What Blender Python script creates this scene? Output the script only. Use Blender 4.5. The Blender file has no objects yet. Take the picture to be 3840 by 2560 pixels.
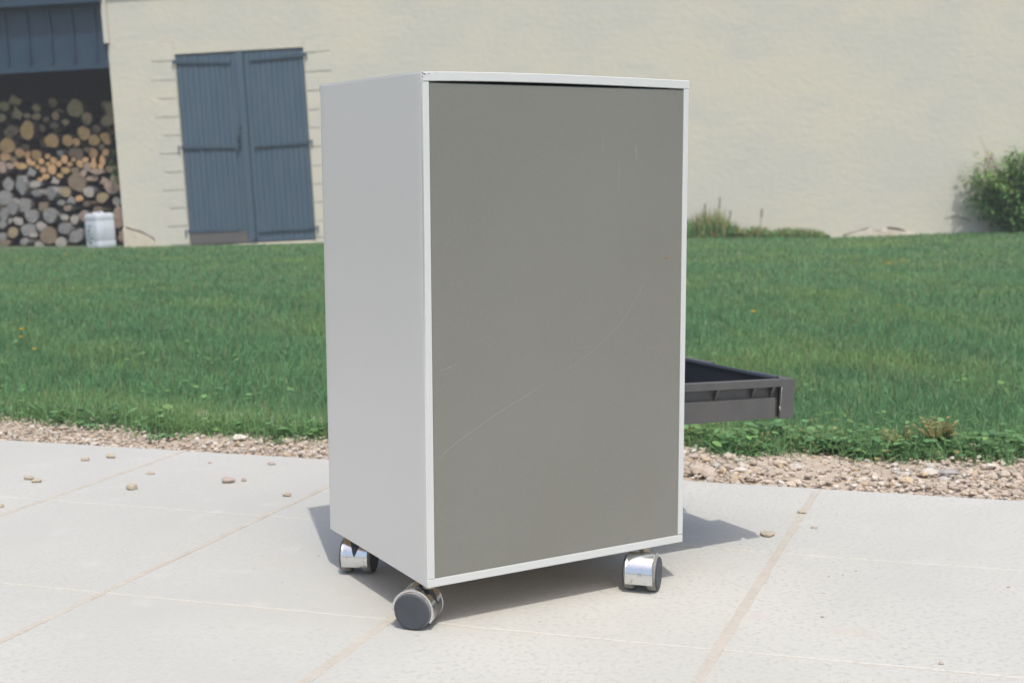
import bpy, bmesh, math, random
import numpy as np
from mathutils import Vector, Matrix
random.seed(7); RNG = np.random.default_rng(11)
S = bpy.context.scene; COL = S.collection

# ------------------------------------------------------------------ camera
CAM = Vector((-0.7684, -1.5458, 0.6314)); FPX = 4983.0
YAW, PITCH, ROLL = 0.5277, 0.1361, -0.0037
FWD = Vector((math.sin(YAW)*math.cos(PITCH), math.cos(YAW)*math.cos(PITCH), -math.sin(PITCH)))
RGT = Vector((math.cos(YAW), -math.sin(YAW), 0)); UPV = RGT.cross(FWD)
RC = RGT*math.cos(ROLL)+UPV*math.sin(ROLL); UC = UPV*math.cos(ROLL)-RGT*math.sin(ROLL)
cd = bpy.data.cameras.new('camera'); cam = bpy.data.objects.new('camera', cd); COL.objects.link(cam)
cam.matrix_world = Matrix(((RC.x, UC.x, -FWD.x, CAM.x), (RC.y, UC.y, -FWD.y, CAM.y), (RC.z, UC.z, -FWD.z, CAM.z), (0, 0, 0, 1)))
cd.sensor_width = 36; cd.lens = FPX/3840*36; cd.clip_start = .05; cd.clip_end = 500
cd.dof.use_dof = True; cd.dof.focus_distance = 1.85; cd.dof.aperture_fstop = 8.5
S.camera = cam
# ------------------------------------------------------------------ light
SUN = Vector((0.135, 0.472, -1.0)).normalized()        # direction the light travels
elev = math.asin(-SUN.z)
w = bpy.data.worlds.new('World'); S.world = w; w.use_nodes = True
nt = w.node_tree; bg = nt.nodes['Background']; sky = nt.nodes.new('ShaderNodeTexSky'); sky.sky_type = 'NISHITA'
sky.sun_disc = False; sky.sun_elevation = elev
sky.sun_rotation = math.atan2(-SUN.x, -SUN.y)          # azimuth clockwise from +Y
sky.dust_density = 3.5; sky.air_density = 1.0; sky.ozone_density = 1.0
nt.links.new(sky.outputs[0], bg.inputs[0]); bg.inputs[1].default_value = 0.15
sd = bpy.data.lights.new('sun', 'SUN'); sd.energy = 2.05; sd.angle = math.radians(0.55); sd.color = (1, .975, .91)
so = bpy.data.objects.new('sun', sd); COL.objects.link(so); so.rotation_euler = SUN.to_track_quat('-Z', 'Y').to_euler()
so.location = (0, -3, 6)
S.view_settings.view_transform = 'Standard'; S.view_settings.look = 'None'; S.view_settings.exposure = 0.27; S.view_settings.gamma = 1
S.render.engine = 'CYCLES'
# ------------------------------------------------------------------ helpers
def mat(name, col, rough=.6, metal=0, col2=None, nscale=8, bump=0, bscale=40, spec=.5, noise_detail=4, stretch=None, thr=(.35, .65), coat=0):
    m = bpy.data.materials.new(name); m.use_nodes = True; t = m.node_tree; b = t.nodes['Principled BSDF']
    b.inputs['Base Color'].default_value = (*col, 1); b.inputs['Roughness'].default_value = rough; b.inputs['Metallic'].default_value = metal
    b.inputs['Specular IOR Level'].default_value = spec
    tc = t.nodes.new('ShaderNodeTexCoord'); src = tc.outputs['Object']
    if stretch:
        mp = t.nodes.new('ShaderNodeMapping'); mp.inputs['Scale'].default_value = stretch; t.links.new(src, mp.inputs[0]); src = mp.outputs[0]
    if col2 is not None:
        n = t.nodes.new('ShaderNodeTexNoise'); n.inputs['Scale'].default_value = nscale; n.inputs['Detail'].default_value = noise_detail
        t.links.new(src, n.inputs['Vector']); r = t.nodes.new('ShaderNodeValToRGB')
        r.color_ramp.elements[0].position = thr[0]; r.color_ramp.elements[1].position = thr[1]
        r.color_ramp.elements[0].color = (*col, 1); r.color_ramp.elements[1].color = (*col2, 1)
        t.links.new(n.outputs['Fac'], r.inputs[0]); t.links.new(r.outputs[0], b.inputs['Base Color'])
    if bump:
        n = t.nodes.new('ShaderNodeTexNoise'); n.inputs['Scale'].default_value = bscale; n.inputs['Detail'].default_value = 6
        t.links.new(src, n.inputs['Vector']); k = t.nodes.new('ShaderNodeBump'); k.inputs['Distance'].default_value = bump; k.inputs['Strength'].default_value = 1
        t.links.new(n.outputs['Fac'], k.inputs['Height']); t.links.new(k.outputs[0], b.inputs['Normal'])
    return m

def mixnoise(m, scale, c, lo, hi, detail=5, vec=None, base_from=None, seedoff=0.0):
    z = .0007
    """lay a second colour over the base colour where a noise passes a threshold"""
    t = m.node_tree; b = t.nodes['Principled BSDF']
    tc = t.nodes.new('ShaderNodeTexCoord'); mp = t.nodes.new('ShaderNodeMapping'); mp.inputs['Location'].default_value = (seedoff,)*3
    if vec: mp.inputs['Scale'].default_value = vec
    t.links.new(tc.outputs['Object'], mp.inputs[0])
    n = t.nodes.new('ShaderNodeTexNoise'); n.inputs['Scale'].default_value = scale; n.inputs['Detail'].default_value = detail
    t.links.new(mp.outputs[0], n.inputs['Vector'])
    mr = t.nodes.new('ShaderNodeMapRange'); mr.inputs[1].default_value = lo; mr.inputs[2].default_value = hi; t.links.new(n.outputs['Fac'], mr.inputs[0])
    mx = t.nodes.new('ShaderNodeMix'); mx.data_type = 'RGBA'; t.links.new(mr.outputs[0], mx.inputs[0])
    old = b.inputs['Base Color']
    if old.is_linked: t.links.new(old.links[0].from_socket, mx.inputs[6])
    else: mx.inputs[6].default_value = old.default_value
    mx.inputs[7].default_value = (*c, 1); t.links.new(mx.outputs[2], old); return m

def island(m, amt=.35, hue=None):
    """vary the colour from blade to blade, leaf to leaf"""
    t = m.node_tree; b = t.nodes['Principled BSDF']; g = t.nodes.new('ShaderNodeNewGeometry')
    mr = t.nodes.new('ShaderNodeMapRange'); mr.inputs[3].default_value = 1-amt; mr.inputs[4].default_value = 1+amt
    t.links.new(g.outputs['Random Per Island'], mr.inputs[0])
    hs = t.nodes.new('ShaderNodeHueSaturation'); t.links.new(mr.outputs[0], hs.inputs['Value'])
    if hue:
        h = t.nodes.new('ShaderNodeMath'); h.operation = 'MULTIPLY'; h.inputs[1].default_value = 7.31; t.links.new(g.outputs['Random Per Island'], h.inputs[0])
        f = t.nodes.new('ShaderNodeMath'); f.operation = 'FRACT'; t.links.new(h.outputs[0], f.inputs[0])
        m2 = t.nodes.new('ShaderNodeMapRange'); m2.inputs[3].default_value = .5-hue; m2.inputs[4].default_value = .5+hue
        t.links.new(f.outputs[0], m2.inputs[0]); t.links.new(m2.outputs[0], hs.inputs['Hue'])
    old = b.inputs['Base Color']
    if old.is_linked: t.links.new(old.links[0].from_socket, hs.inputs['Color'])
    else: hs.inputs['Color'].default_value = old.default_value
    t.links.new(hs.outputs[0], old); return m

def leafy(m, tr=.3):
    """some light passes through blades and leaves"""
    t = m.node_tree; b = t.nodes['Principled BSDF']; out = t.nodes['Material Output']
    tl = t.nodes.new('ShaderNodeBsdfTranslucent'); mx = t.nodes.new('ShaderNodeMixShader'); mx.inputs[0].default_value = tr
    s = b.inputs['Base Color']
    if s.is_linked: t.links.new(s.links[0].from_socket, tl.inputs[0])
    else: tl.inputs[0].default_value = s.default_value
    t.links.new(b.outputs[0], mx.inputs[1]); t.links.new(tl.outputs[0], mx.inputs[2]); t.links.new(mx.outputs[0], out.inputs[0]); return m

class MB:
    def __init__(s): s.v = []; s.f = []; s.m = []; s.sm = []
    def add(s, vs, fs, mi=0, smooth=False):
        o = len(s.v); s.v += [tuple(p) for p in vs]
        for f in fs: s.f.append([o+i for i in f]); s.m.append(mi); s.sm.append(smooth)
    def box(s, a, b, mi=0, M=None):
        x0, y0, z0 = a; x1, y1, z1 = b
        vs = [(x0,y0,z0),(x1,y0,z0),(x1,y1,z0),(x0,y1,z0),(x0,y0,z1),(x1,y0,z1),(x1,y1,z1),(x0,y1,z1)]
        if M: vs = [M @ Vector(p) for p in vs]
        s.add(vs, [(0,3,2,1),(4,5,6,7),(0,1,5,4),(1,2,6,5),(2,3,7,6),(3,0,4,7)], mi)
    def tube(s, pts, rads, n=8, mi=0, cap=True):
        pts = [Vector(p) for p in pts]; rings = []
        for i, p in enumerate(pts):
            d = (pts[min(i+1, len(pts)-1)]-pts[max(i-1, 0)]).normalized()
            a = d.cross(Vector((0, 0, 1)))
            if a.length < .05: a = d.cross(Vector((0, 1, 0)))
            a.normalize(); b = d.cross(a); r = rads[i] if hasattr(rads, '__len__') else rads
            rings.append([p+(a*math.cos(2*math.pi*k/n)+b*math.sin(2*math.pi*k/n))*r for k in range(n)])
        vs = [q for r in rings for q in r]; fs = []
        for i in range(len(rings)-1):
            for k in range(n): fs.append((i*n+k, i*n+(k+1) % n, (i+1)*n+(k+1) % n, (i+1)*n+k))
        s.add(vs, fs, mi, True)
        if cap:
            s.add(rings[0], [tuple(range(n))[::-1]], mi); s.add(rings[-1], [tuple(range(n))], mi)
    def build(s, name, mats, parent=None, bevel=0, seg=2, M=None):
        me = bpy.data.meshes.new(name); me.from_pydata(s.v, [], s.f)
        for m_ in (mats if isinstance(mats, (list, tuple)) else [mats]): me.materials.append(m_)
        me.polygons.foreach_set('material_index', s.m); me.polygons.foreach_set('use_smooth', s.sm); me.update()
        o = bpy.data.objects.new(name, me); COL.objects.link(o)
        if parent: o.parent = parent
        if M: o.matrix_world = M
        if bevel:
            k = o.modifiers.new('bevel', 'BEVEL'); k.width = bevel; k.segments = seg; k.limit_method = 'ANGLE'; k.angle_limit = math.radians(40); k.harden_normals = False
        return o

def tag(o, label=None, cat=None, group=None, kind=None):
    if label: o['label'] = label
    if cat: o['category'] = cat
    if group: o['group'] = group
    if kind: o['kind'] = kind
    return o
def empty(name, loc=(0, 0, 0), M=None):
    o = bpy.data.objects.new(name, None); COL.objects.link(o); o.empty_display_size = .05
    if M: o.matrix_world = M
    else: o.location = loc
    return o
def ray(px, py, n, o):
    """survey helper: point of the photo (3840 x 2560) found on a real plane of the place"""
    d = FWD+RC*(px-1920)/FPX-UC*(py-1280)/FPX; n = Vector(n); return CAM+d*((Vector(o)-CAM).dot(n)/d.dot(n))
def gnd(px, py, z=0): return ray(px, py, (0, 0, 1), (0, 0, z))
def mesh_np(name, V, F4, F3, mats, mi=None, smooth=False):
    """big meshes straight from arrays"""
    me = bpy.data.meshes.new(name); nf = len(F4)+len(F3)
    loops = np.concatenate([F4.ravel(), F3.ravel()]).astype(np.int32)
    starts = np.concatenate([np.arange(len(F4))*4, len(F4)*4+np.arange(len(F3))*3]).astype(np.int32)
    me.vertices.add(len(V)); me.vertices.foreach_set('co', V.astype(np.float32).ravel())
    me.loops.add(len(loops)); me.loops.foreach_set('vertex_index', loops)
    me.polygons.add(nf); me.polygons.foreach_set('loop_start', starts)
    for m_ in mats: me.materials.append(m_)
    if mi is not None: me.polygons.foreach_set('material_index', mi.astype(np.int32))
    me.polygons.foreach_set('use_smooth', np.full(nf, smooth)); me.update(calc_edges=True)
    o = bpy.data.objects.new(name, me); COL.objects.link(o); return o

# ------------------------------------------------------------------ materials
M_slab = mat('paving_stone', (.50, .492, .448), .8, col2=(.54, .53, .482), nscale=3, bump=.0009, bscale=150)
mixnoise(M_slab, 120, (.445, .438, .40), .50, .70, 4)
mixnoise(M_slab, 1.6, (.475, .468, .43), .45, .7, 6, seedoff=9)
mixnoise(M_slab, 14, (.54, .53, .49), .58, .80, 5, seedoff=4)
mixnoise(M_slab, 5.5, (.52, .45, .37), .64, .84, 6, seedoff=3.1)
mixnoise(M_slab, 90, (.33, .31, .28), .725, .76, 2, seedoff=5.1)
M_mortar = mat('joint_mortar', (.52, .483, .42), .9, col2=(.475, .438, .375), nscale=30, bump=.002, bscale=160)
M_soil = mat('soil', (.11, .14, .075), .95, col2=(.09, .15, .07), nscale=9, bump=.01, bscale=30)
M_earth = mat('gravel_bed', (.42, .34, .26), .95, col2=(.50, .42, .33), nscale=30, bump=.004, bscale=120)
M_grass = leafy(island(mixnoise(mixnoise(mat('grass_blade', (.18, .345, .155), .6, spec=.3), .9, (.28, .40, .15), .45, .75, 3), 3.2, (.13, .275, .13), .5, .7, 3, seedoff=7), .34, .018), .45)
M_straw = leafy(island(mat('dry_blade', (.30, .26, .12), .8), .3), .3)
M_weed = leafy(island(mat('weed_leaf', (.155, .30, .12), .55, spec=.3), .4, .02), .3)
M_weed2 = leafy(island(mat('light_weed_leaf', (.20, .34, .11), .55, spec=.3), .3, .02), .3)
M_yel = leafy(island(mat('yellowing_leaf', (.36, .31, .13), .6, spec=.3), .3, .02), .3)
M_petal = mat('yellow_petal', (.75, .50, .02), .6)
M_plaster = mat('painted_plaster', (.655, .612, .505), .9, col2=(.615, .585, .515), nscale=.8, bump=.0042, bscale=15, stretch=(1, 1, 1.3), thr=(.42, .62))
mixnoise(M_plaster, 2.2, (.59, .57, .51), .5, .75, 6, (1, 1, 2.5), seedoff=2)
M_base = mixnoise(mat('weathered_base_plaster', (.66, .60, .49), .9, bump=.01, bscale=14), 3, (.62, .52, .42), .5, .7)
M_dark = mat('crack_shadow_gap', (.13, .11, .09), .9)
M_blue = mat('blue_paint', (.068, .112, .155), .55, col2=(.083, .127, .168), nscale=5, stretch=(6, 6, .6), bump=.0012, bscale=18)
M_blue2 = mat('blue_metal_sheet', (.026, .056, .092), .5, col2=(.021, .048, .08), nscale=3)
M_oldwood = mat('bare_weathered_board', (.15, .13, .115), .85, col2=(.11, .115, .13), nscale=10, stretch=(.6, 1, 6))
M_iron = mat('painted_iron', (.065, .105, .145), .5, col2=(.05, .08, .11), nscale=12)
M_black = mat('black_iron', (.02, .022, .025), .6)
M_inside = mat('shed_timber', (.10, .085, .07), .9)
M_alu = mat('anodised_aluminium', (.70, .71, .72), .42, .35, bump=.00012, bscale=900)
M_alu_side = mat('satin_aluminium_sheet', (.665, .642, .605), .45, .10)
M_alu_side.node_tree.nodes['Principled BSDF'].inputs['Coat Weight'].default_value = .35; M_alu_side.node_tree.nodes['Principled BSDF'].inputs['Coat Roughness'].default_value = .25
M_aluw = mat('pale_aluminium_edge', (.63, .64, .62), .5, .2)
M_shine = mat('highlight_metal', (.9, .9, .9), .22, .9)  # near-white metal that stands in for the corner highlight
M_panel = mat('grey_lacquered_panel', (.215, .212, .184), .36, .25, spec=.5, bump=.00006, bscale=260, col2=(.235, .231, .203), nscale=2.2, noise_detail=2)
mixnoise(M_panel, 700, (.25, .247, .22), .55, .7, 2); mixnoise(M_panel, 9, (.222, .216, .186), .55, .8, 4, vec=(1, 1, .4))
M_scratch = mat('scratch', (.44, .43, .40), .6)
M_rust = mat('rust_mark', (.26, .15, .07), .9)
M_gap = mat('gap_dark', (.012, .03, .032), .7)
M_mdf = mat('brown_board', (.56, .42, .27), .8, col2=(.52, .39, .25), nscale=40)
M_chrome = mixnoise(mat('dusty_chrome', (.72, .73, .74), .2, 1), 120, (.40, .40, .40), .58, .8)
M_rub = mat('dark_grey_rubber', (.060, .068, .078), .6, col2=(.05, .056, .064), nscale=60, bump=.0002, bscale=700)
M_rub2 = mat('dusty_tread', (.17, .165, .15), .85, col2=(.27, .26, .235), nscale=90)
M_plast = mat('dark_grey_plastic', (.094, .091, .087), .5, col2=(.082, .079, .076), nscale=40, bump=.0002, bscale=500)
M_plast_in = mat('blue_black_plastic', (.035, .042, .055), .4)
M_scuff = mat('pale_scuff', (.42, .40, .38), .8)
M_white = mat('white_plastic', (.62, .66, .72), .45, col2=(.55, .58, .62), nscale=7)
M_print = mixnoise(mat('worn_print', (.14, .15, .18), .6), 45, (.5, .52, .56), .56, .62)
M_ston = [mat('pebble_tan', (.46, .39, .29), .9, bump=.001, bscale=80), mat('pebble_pink', (.43, .35, .30), .9, bump=.001, bscale=80)]

# ------------------------------------------------------------------ directions of the building
a_, b_ = math.radians(2.6), math.radians(4)
FH = Vector((math.sin(YAW), math.cos(YAW), 0))
Xw = RGT*math.cos(b_)-FH*math.sin(b_)
BX = Xw*math.cos(a_)+Vector((0, 0, 1))*math.sin(a_); BU = Vector((0, 0, 1))*math.cos(a_)-Xw*math.sin(a_); BN = BX.cross(BU)
BO = Vector((6.0327, 10.1156, -0.1659))
BM = Matrix(((BX.x, -BN.x, BU.x, BO.x), (BX.y, -BN.y, BU.y, BO.y), (BX.z, -BN.z, BU.z, BO.z), (0, 0, 0, 1)))   # local: x along wall, y into wall, z up
def blc(px, py, d=0):
    p = ray(px, py, BN, BO-BN*d)-BO; return p.dot(BX), p.dot(BU)

# ------------------------------------------------------------------ ground, paving, lawn
g = MB(); g.add([(-90, -90, -1.2), (90, -90, -1.2), (90, 90, -1.2), (-90, 90, -1.2)], [(0, 1, 2, 3)]); tag(g.build('ground', M_soil), kind='structure')
A3 = math.radians(38.9); eA = Vector((math.cos(A3), math.sin(A3), 0)); eB = Vector((.7, -.714, 0))
P0 = Vector((-.022, .073, 0)); SA, SB = .455, .452
pv = MB()
rs = random.Random(3)
for i in range(-6, 8):
    for j in range(-7, 2):
        o = P0+eB*(i*SB)+eA*(j*SA); A = eA*SA; B = eB*SB
        ga, gb = .0046, .0010     # half joint: wide along the A joints, hairline along the B joints
        dz = rs.uniform(0, .0003)
        tl = [rs.uniform(-.0007, .0007) for _ in range(4)]
        n = 10; ring = []
        cs = [o+eB*ga+eA*gb, o+B-eB*ga+eA*gb, o+B+A-eB*ga-eA*gb, o+A+eB*ga-eA*gb]
        for k in range(4):
            p, q = cs[k], cs[(k+1) % 4]
            for s_ in range(n):
                t_ = s_/n; r = p.lerp(q, t_)
                nrm = (q-p).cross(Vector((0, 0, 1))).normalized()
                r = r+nrm*(-abs(rs.gauss(0, .0009)) if s_ else -.002)
                ring.append(r)
        cen = sum(ring, Vector())/len(ring)
        N_ = len(ring)
        top = [(p.x, p.y, dz) for p in [cen.lerp(r, 1-.0022/(r-cen).length) for r in ring]]
        mid = [(p.x, p.y, dz-.0010) for p in ring]; bot = [(p.x, p.y, -.04) for p in ring]
        pv.add(top+mid+bot, [tuple(range(N_))]+[(N_+k, N_+(k+1) % N_, (k+1) % N_, k) for k in range(N_)]+[(2*N_+k, 2*N_+(k+1) % N_, N_+(k+1) % N_, N_+k) for k in range(N_)])
        pv.sm[-1] = False
pav = tag(pv.build('paving', M_slab), kind='structure')
jm = MB(); q = [P0-eB*SB*6-eA*SA*7, P0+eB*SB*8-eA*SA*7, P0+eB*SB*8+eA*SA*2, P0-eB*SB*6+eA*SA*2]
q[2] -= eA*.004; q[3] -= eA*.004
jm.add([(p.x, p.y, -.0009) for p in q], [(0, 1, 2, 3)])
# mortar smeared wider than the joint on some stretches
def smear(i, j0, j1, w0, w1, z=.0014, off=0.0):
    z = .0007
    n = 26; L_, R_ = [], []
    for k in range(n+1):
        t_ = k/n; p = P0+eB*(i*SB+off)+eA*((j0+(j1-j0)*t_)*SA); wd = (w0+(w1-w0)*t_)*(1+rs.uniform(-.16, .16))
        L_.append(p-eB*wd*.75+Vector((0, 0, z))); R_.append(p+eB*wd*.75+Vector((0, 0, z)))
    jm.add(L_+R_, [(k, n+1+k, n+2+k, k+1) for k in range(n)])
    for E_, sg in ((L_, -1), (R_, 1)): jm.add(E_+[p+eB*(sg*.0016)-Vector((0, 0, .0030)) for p in E_], [(k, k+1, n+2+k, n+1+k) for k in range(n)])
for i, o_ in ((0, 0), (1, 0)):
    smear(i, -3, .02, .015, .010, off=o_)
smear(1, .02, 1.99, .010, .009); smear(0, .02, 1.99, .008, .0075); smear(-1, -3, 1.99, .0078, .0074); smear(-2, -3, 1.99, .0076, .0074)
tag(jm.build('joint_mortar', M_mortar), kind='structure')

EN = eB.cross(Vector((0, 0, 1))); EN = -EN if EN.dot(Vector((.7, .7, 0))) < 0 else EN       # away from the terrace
EP = P0+eA*SA*2; 
def dist_edge(p): return (Vector(p)-EP).dot(EN)
uE = lambda u: None
# lawn sheet in coordinates u (right), v (forward)
def vedge(u):   # forward distance of the paving edge at lateral u
    # EP + s*eB has lateral u
    s = (u-EP.dot(RGT))/eB.dot(RGT); return (EP+eB*s).dot(FH)
WU = np.array([-30, -5.22, -3.86, -1.88, 1.89, 3.26, 5.17, 30]); WZ = np.array([-.28, -.26, -.25, -.205, -.155, -.155, -.088, .1])
WV = np.array([13.9, 12.15, 12.06, 11.92, 11.65, 11.56, 11.42, 9.7])
eb_u, eb_f = eB.dot(RGT), eB.dot(FH); ep_u, ep_f = EP.dot(RGT), EP.dot(FH)
def vE(u): return ep_f+(u-ep_u)/eb_u*eb_f
def lawn_z(u, v):
    t = np.clip((v-vE(u))/(np.interp(u, WU, WV)-vE(u)), -.2, 1.3)
    zz = -.03+(np.interp(u, WU, WZ)+.03)*t
    return zz+.012*np.sin(u*1.7+v*.9)*np.sin(v*1.3-u*.6)*np.clip(t*6, 0, 1)*np.clip((1-t)*5, 0, 1)
def uv2w(u, v): return np.outer(u, np.array(RGT))+np.outer(v, np.array(FH))
nu, nv = 160, 70
us = np.concatenate([np.linspace(-28, -7, 12), np.linspace(-6.8, 7.5, nu), np.linspace(8, 28, 12)]); nu = len(us)
tt = np.linspace(0, 1.25, nv)**1.3
UU, TT = np.meshgrid(us, tt, indexing='ij'); UU = UU.ravel(); TT = TT.ravel()
v0 = np.maximum(vE(UU), 1.0-20); v0 = vE(np.clip(UU, -6, 6)); VV = v0+TT*(np.interp(UU, WU, WV)-v0)
Z_ = lawn_z(UU, VV); XY = uv2w(UU, VV); V_ = XY.copy(); V_[:, 2] = Z_-.0
idx = np.arange(nu*nv).reshape(nu, nv); F4 = np.stack([idx[:-1, :-1].ravel(), idx[1:, :-1].ravel(), idx[1:, 1:].ravel(), idx[:-1, 1:].ravel()], 1)
tag(mesh_np('lawn', V_, F4, np.zeros((0, 3), int), [M_soil], smooth=True), kind='structure')
# gravel bed strip under the stones
gb_ = MB(); n = 60; w_ = []
for k in range(n+1):
    s = -6+12*k/n
    for dd, zz in ((.0, -.026), (.12, -.016), (.30, -.012), (.5, -.016), (.62, -.034)):
        p = EP+eB*s+EN*dd; w_.append((p.x, p.y, zz+rs.uniform(-.004, .004)))
gb_.add(w_, [(k*5+c, (k+1)*5+c, (k+1)*5+c+1, k*5+c+1) for k in range(n) for c in range(4)], 0, True)
tag(gb_.build('gravel_bed', M_earth), kind='structure')

def gravel_width(s):   # where the lawn begins, measured from the paving edge, at s along eB from EP
    return np.interp(s, [-3, -1.59, -1.36, -1.02, -.82, -.70, -.2, .12, .286, .483, .625, .878, 3], [.28, .28, .275, .205, .225, .27, .38, .42, .32, .38, .35, .44, .5])+.016*np.sin(s*19)+.012*np.sin(s*43+1)

# stones
def blob(rr, sq=.6, n1=6, n2=4):
    vs = [(0, 0, 1)]
    for i in range(1, n2):
        for k in range(n1):
            t1 = math.pi*i/n2; t2 = 2*math.pi*k/n1+rr.uniform(-.25, .25); r = rr.uniform(.78, 1.15)
            vs.append((r*math.sin(t1)*math.cos(t2), r*math.sin(t1)*math.sin(t2), r*math.cos(t1)))
    vs.append((0, 0, -1)); fs = []
    for k in range(n1): fs.append((0, 1+k, 1+(k+1) % n1))
    for i in range(n2-2):
        for k in range(n1): fs.append((1+i*n1+k, 1+(i+1)*n1+k, 1+(i+1)*n1+(k+1) % n1, 1+i*n1+(k+1) % n1))
    l = len(vs)-1
    for k in range(n1): fs.append((l, 1+(n2-2)*n1+(k+1) % n1, 1+(n2-2)*n1+k))
    return vs, fs
gm = [island(mat('gravel_sand', (.50, .42, .335), .9), .2), island(mat('gravel_rose', (.47, .385, .315), .9), .2), island(mat('gravel_pale', (.56, .515, .45), .9), .18), island(mat('gravel_grey', (.42, .40, .37), .9), .3), island(mat('gravel_ochre', (.50, .39, .26), .9), .2)]
gv = MB(); rr = random.Random(5); lib = [blob(rr) for _ in range(24)]
def put_stone(mb, p, r, mi, flat=.55):
    vs, fs = rr.choice(lib); e = Matrix.Rotation(rr.uniform(0, 6.3), 3, 'Z') @ Matrix.Rotation(rr.uniform(-.4, .4), 3, 'X')
    ax = rr.uniform(.75, 1.5)
    mb.add([Vector(p)+e @ Vector((x*r*ax, y*r, z*r*flat)) for x, y, z in vs], fs, mi, False)
for k in range(17000):
    s = rr.uniform(-3.4, 2.4); gw = gravel_width(s)+.05; d = rr.uniform(.004, gw)
    p = EP+eB*s+EN*d; dist = (p-CAM).length
    r = min(.013, .0030+rr.expovariate(1/.0020))
    z = -.022+.008*math.sin(min(1, d/.1)*1.57)+rr.uniform(0, .010)
    put_stone(gv, (p.x, p.y, z-.002), r*(.78 if s < -.5 else 1), rr.choices(range(5), [46, 26, 18, 4, 6])[0])
for (px, py, r, mi) in [(895, 1632, .013, 2), (2615, 1752, .022, 0), (2660, 1762, .024, 1), (2985, 1740, .015, 2), (3480, 1760, .017, 2), (3560, 1765, .016, 3), (3400, 1790, .013, 4), (3650, 1670, .02, 1), (2780, 1755, .015, 2)]:
    p = gnd(px, py, .0); put_stone(gv, (p.x, p.y, -.004), r, mi, .45)
tag(gv.build('gravel', gm), 'strip of tan and rose gravel between the paving and the lawn', 'gravel', kind='stuff')

# ------------------------------------------------------------------ grass
def blades(U, V, h, wd, z0=None, lean=.45):
    n = len(U); z = lawn_z(U, V)-.004 if z0 is None else z0
    P = uv2w(U, V); P[:, 2] = z
    az = RNG.uniform(0, 2*np.pi, n); la = RNG.uniform(0, 2*np.pi, n); ln = np.abs(RNG.normal(0, lean, n))
    sx = np.stack([np.cos(az), np.sin(az), np.zeros(n)], 1)*wd[:, None]*.5
    L = np.stack([np.cos(la), np.sin(la), np.zeros(n)], 1)
    up = np.array([0, 0, 1.])
    m1 = P+L*(h*ln*.35)[:, None]+up*(h*.58)[:, None]; tp = P+L*(h*ln*1.1)[:, None]+up*(h*np.clip(1.02-ln*.35, .35, 1))[:, None]
    V5 = np.stack([P-sx, P+sx, m1+sx*.8, m1-sx*.8, tp], 1).reshape(-1, 3); b = np.arange(n)*5
    return V5, np.stack([b, b+1, b+2, b+3], 1), np.stack([b+3, b+2, b+4], 1)
def join(parts):
    Vs, A, B, mi4, mi3, o = [], [], [], [], [], 0
    for (v, f4, f3), m_ in parts:
        Vs.append(v); A.append(f4+o); B.append(f3+o); mi4.append(np.full(len(f4), m_)); mi3.append(np.full(len(f3), m_)); o += len(v)
    return np.concatenate(Vs), np.concatenate(A), np.concatenate(B), np.concatenate(mi4+mi3)
def sample(n, vmax_pow, extra=1.25):
    """points in the wedge the photograph sees, a little wider"""
    D0 = 2.0; 
    t = RNG.uniform(0, 1, n); V = D0*(13.0/D0)**(t**vmax_pow)       # forward distance from the camera
    x = RNG.uniform(-1, 1, n)*(.39*V*extra+.45)
    cu, cf = CAM.dot(RGT), CAM.dot(FH); return x+cu, V+cf-0.0
cu, cf = CAM.dot(RGT), CAM.dot(FH)
U, V = sample(250000, 1.0)
Wd = uv2w(U, V); sE = (Wd-np.array(EP)) @ np.array(eB); dE = (Wd-np.array(EP)) @ np.array(EN)
rag = RNG.normal(0, .030, len(U))+.025*np.sin(sE*23+1.3*np.sin(sE*7))
keep = (dE > gravel_width(sE)+rag) & (V < np.interp(U, WU, WV)+.03)
U, V, dE2 = U[keep], V[keep], (dE-gravel_width(sE))[keep]; dc = V-cf
edge = np.clip(1-dE2/.35, 0, 1)
clump = .5+.5*np.sin(U*5.1+1.3*np.sin(V*3.7))*np.sin(V*4.3+1.1*np.sin(U*6.1)); clump = clump+.35*(np.sin(U*17+2*np.sin(V*13))*np.sin(V*15+U*4) > .55)
h = (.030+.018*RNG.random(len(U))+.016*clump*(dc < 7)+edge*(.018+.02*RNG.random(len(U))))*np.interp(dc, [2, 5, 13], [1, 1.05, 1.0]); wd = np.interp(dc, [2, 4, 8, 13], [.0024, .0034, .0065, .010])
parts = [(blades(U, V, h, wd, lean=.55), 0)]
sel = RNG.random(len(U)) < .022
parts.append((blades(U[sel], V[sel], h[sel]*RNG.uniform(.9, 1.5, sel.sum()), wd[sel]*.8, lean=.7), 1))
# long floppy blades at the edge
ne = 13000; s = RNG.uniform(-3.2, 2.2, ne); d = gravel_width(s)+np.abs(RNG.normal(0, .10, ne))-np.abs(RNG.normal(0, .03, ne))
Pw = np.array(EP)+np.outer(s, np.array(eB))+np.outer(d, np.array(EN)); Ue, Ve = Pw @ np.array(RGT), Pw @ np.array(FH)
parts.append((blades(Ue, Ve, RNG.uniform(.04, .085, ne), np.full(ne, .004), lean=1.0), 0))
gv_, g4, g3, gmi = join(parts)
tag(mesh_np('grass', gv_, g4, g3, [M_grass, M_straw], gmi), 'green mown lawn grass, longer at its ragged edge by the gravel', 'grass', kind='stuff')

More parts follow.
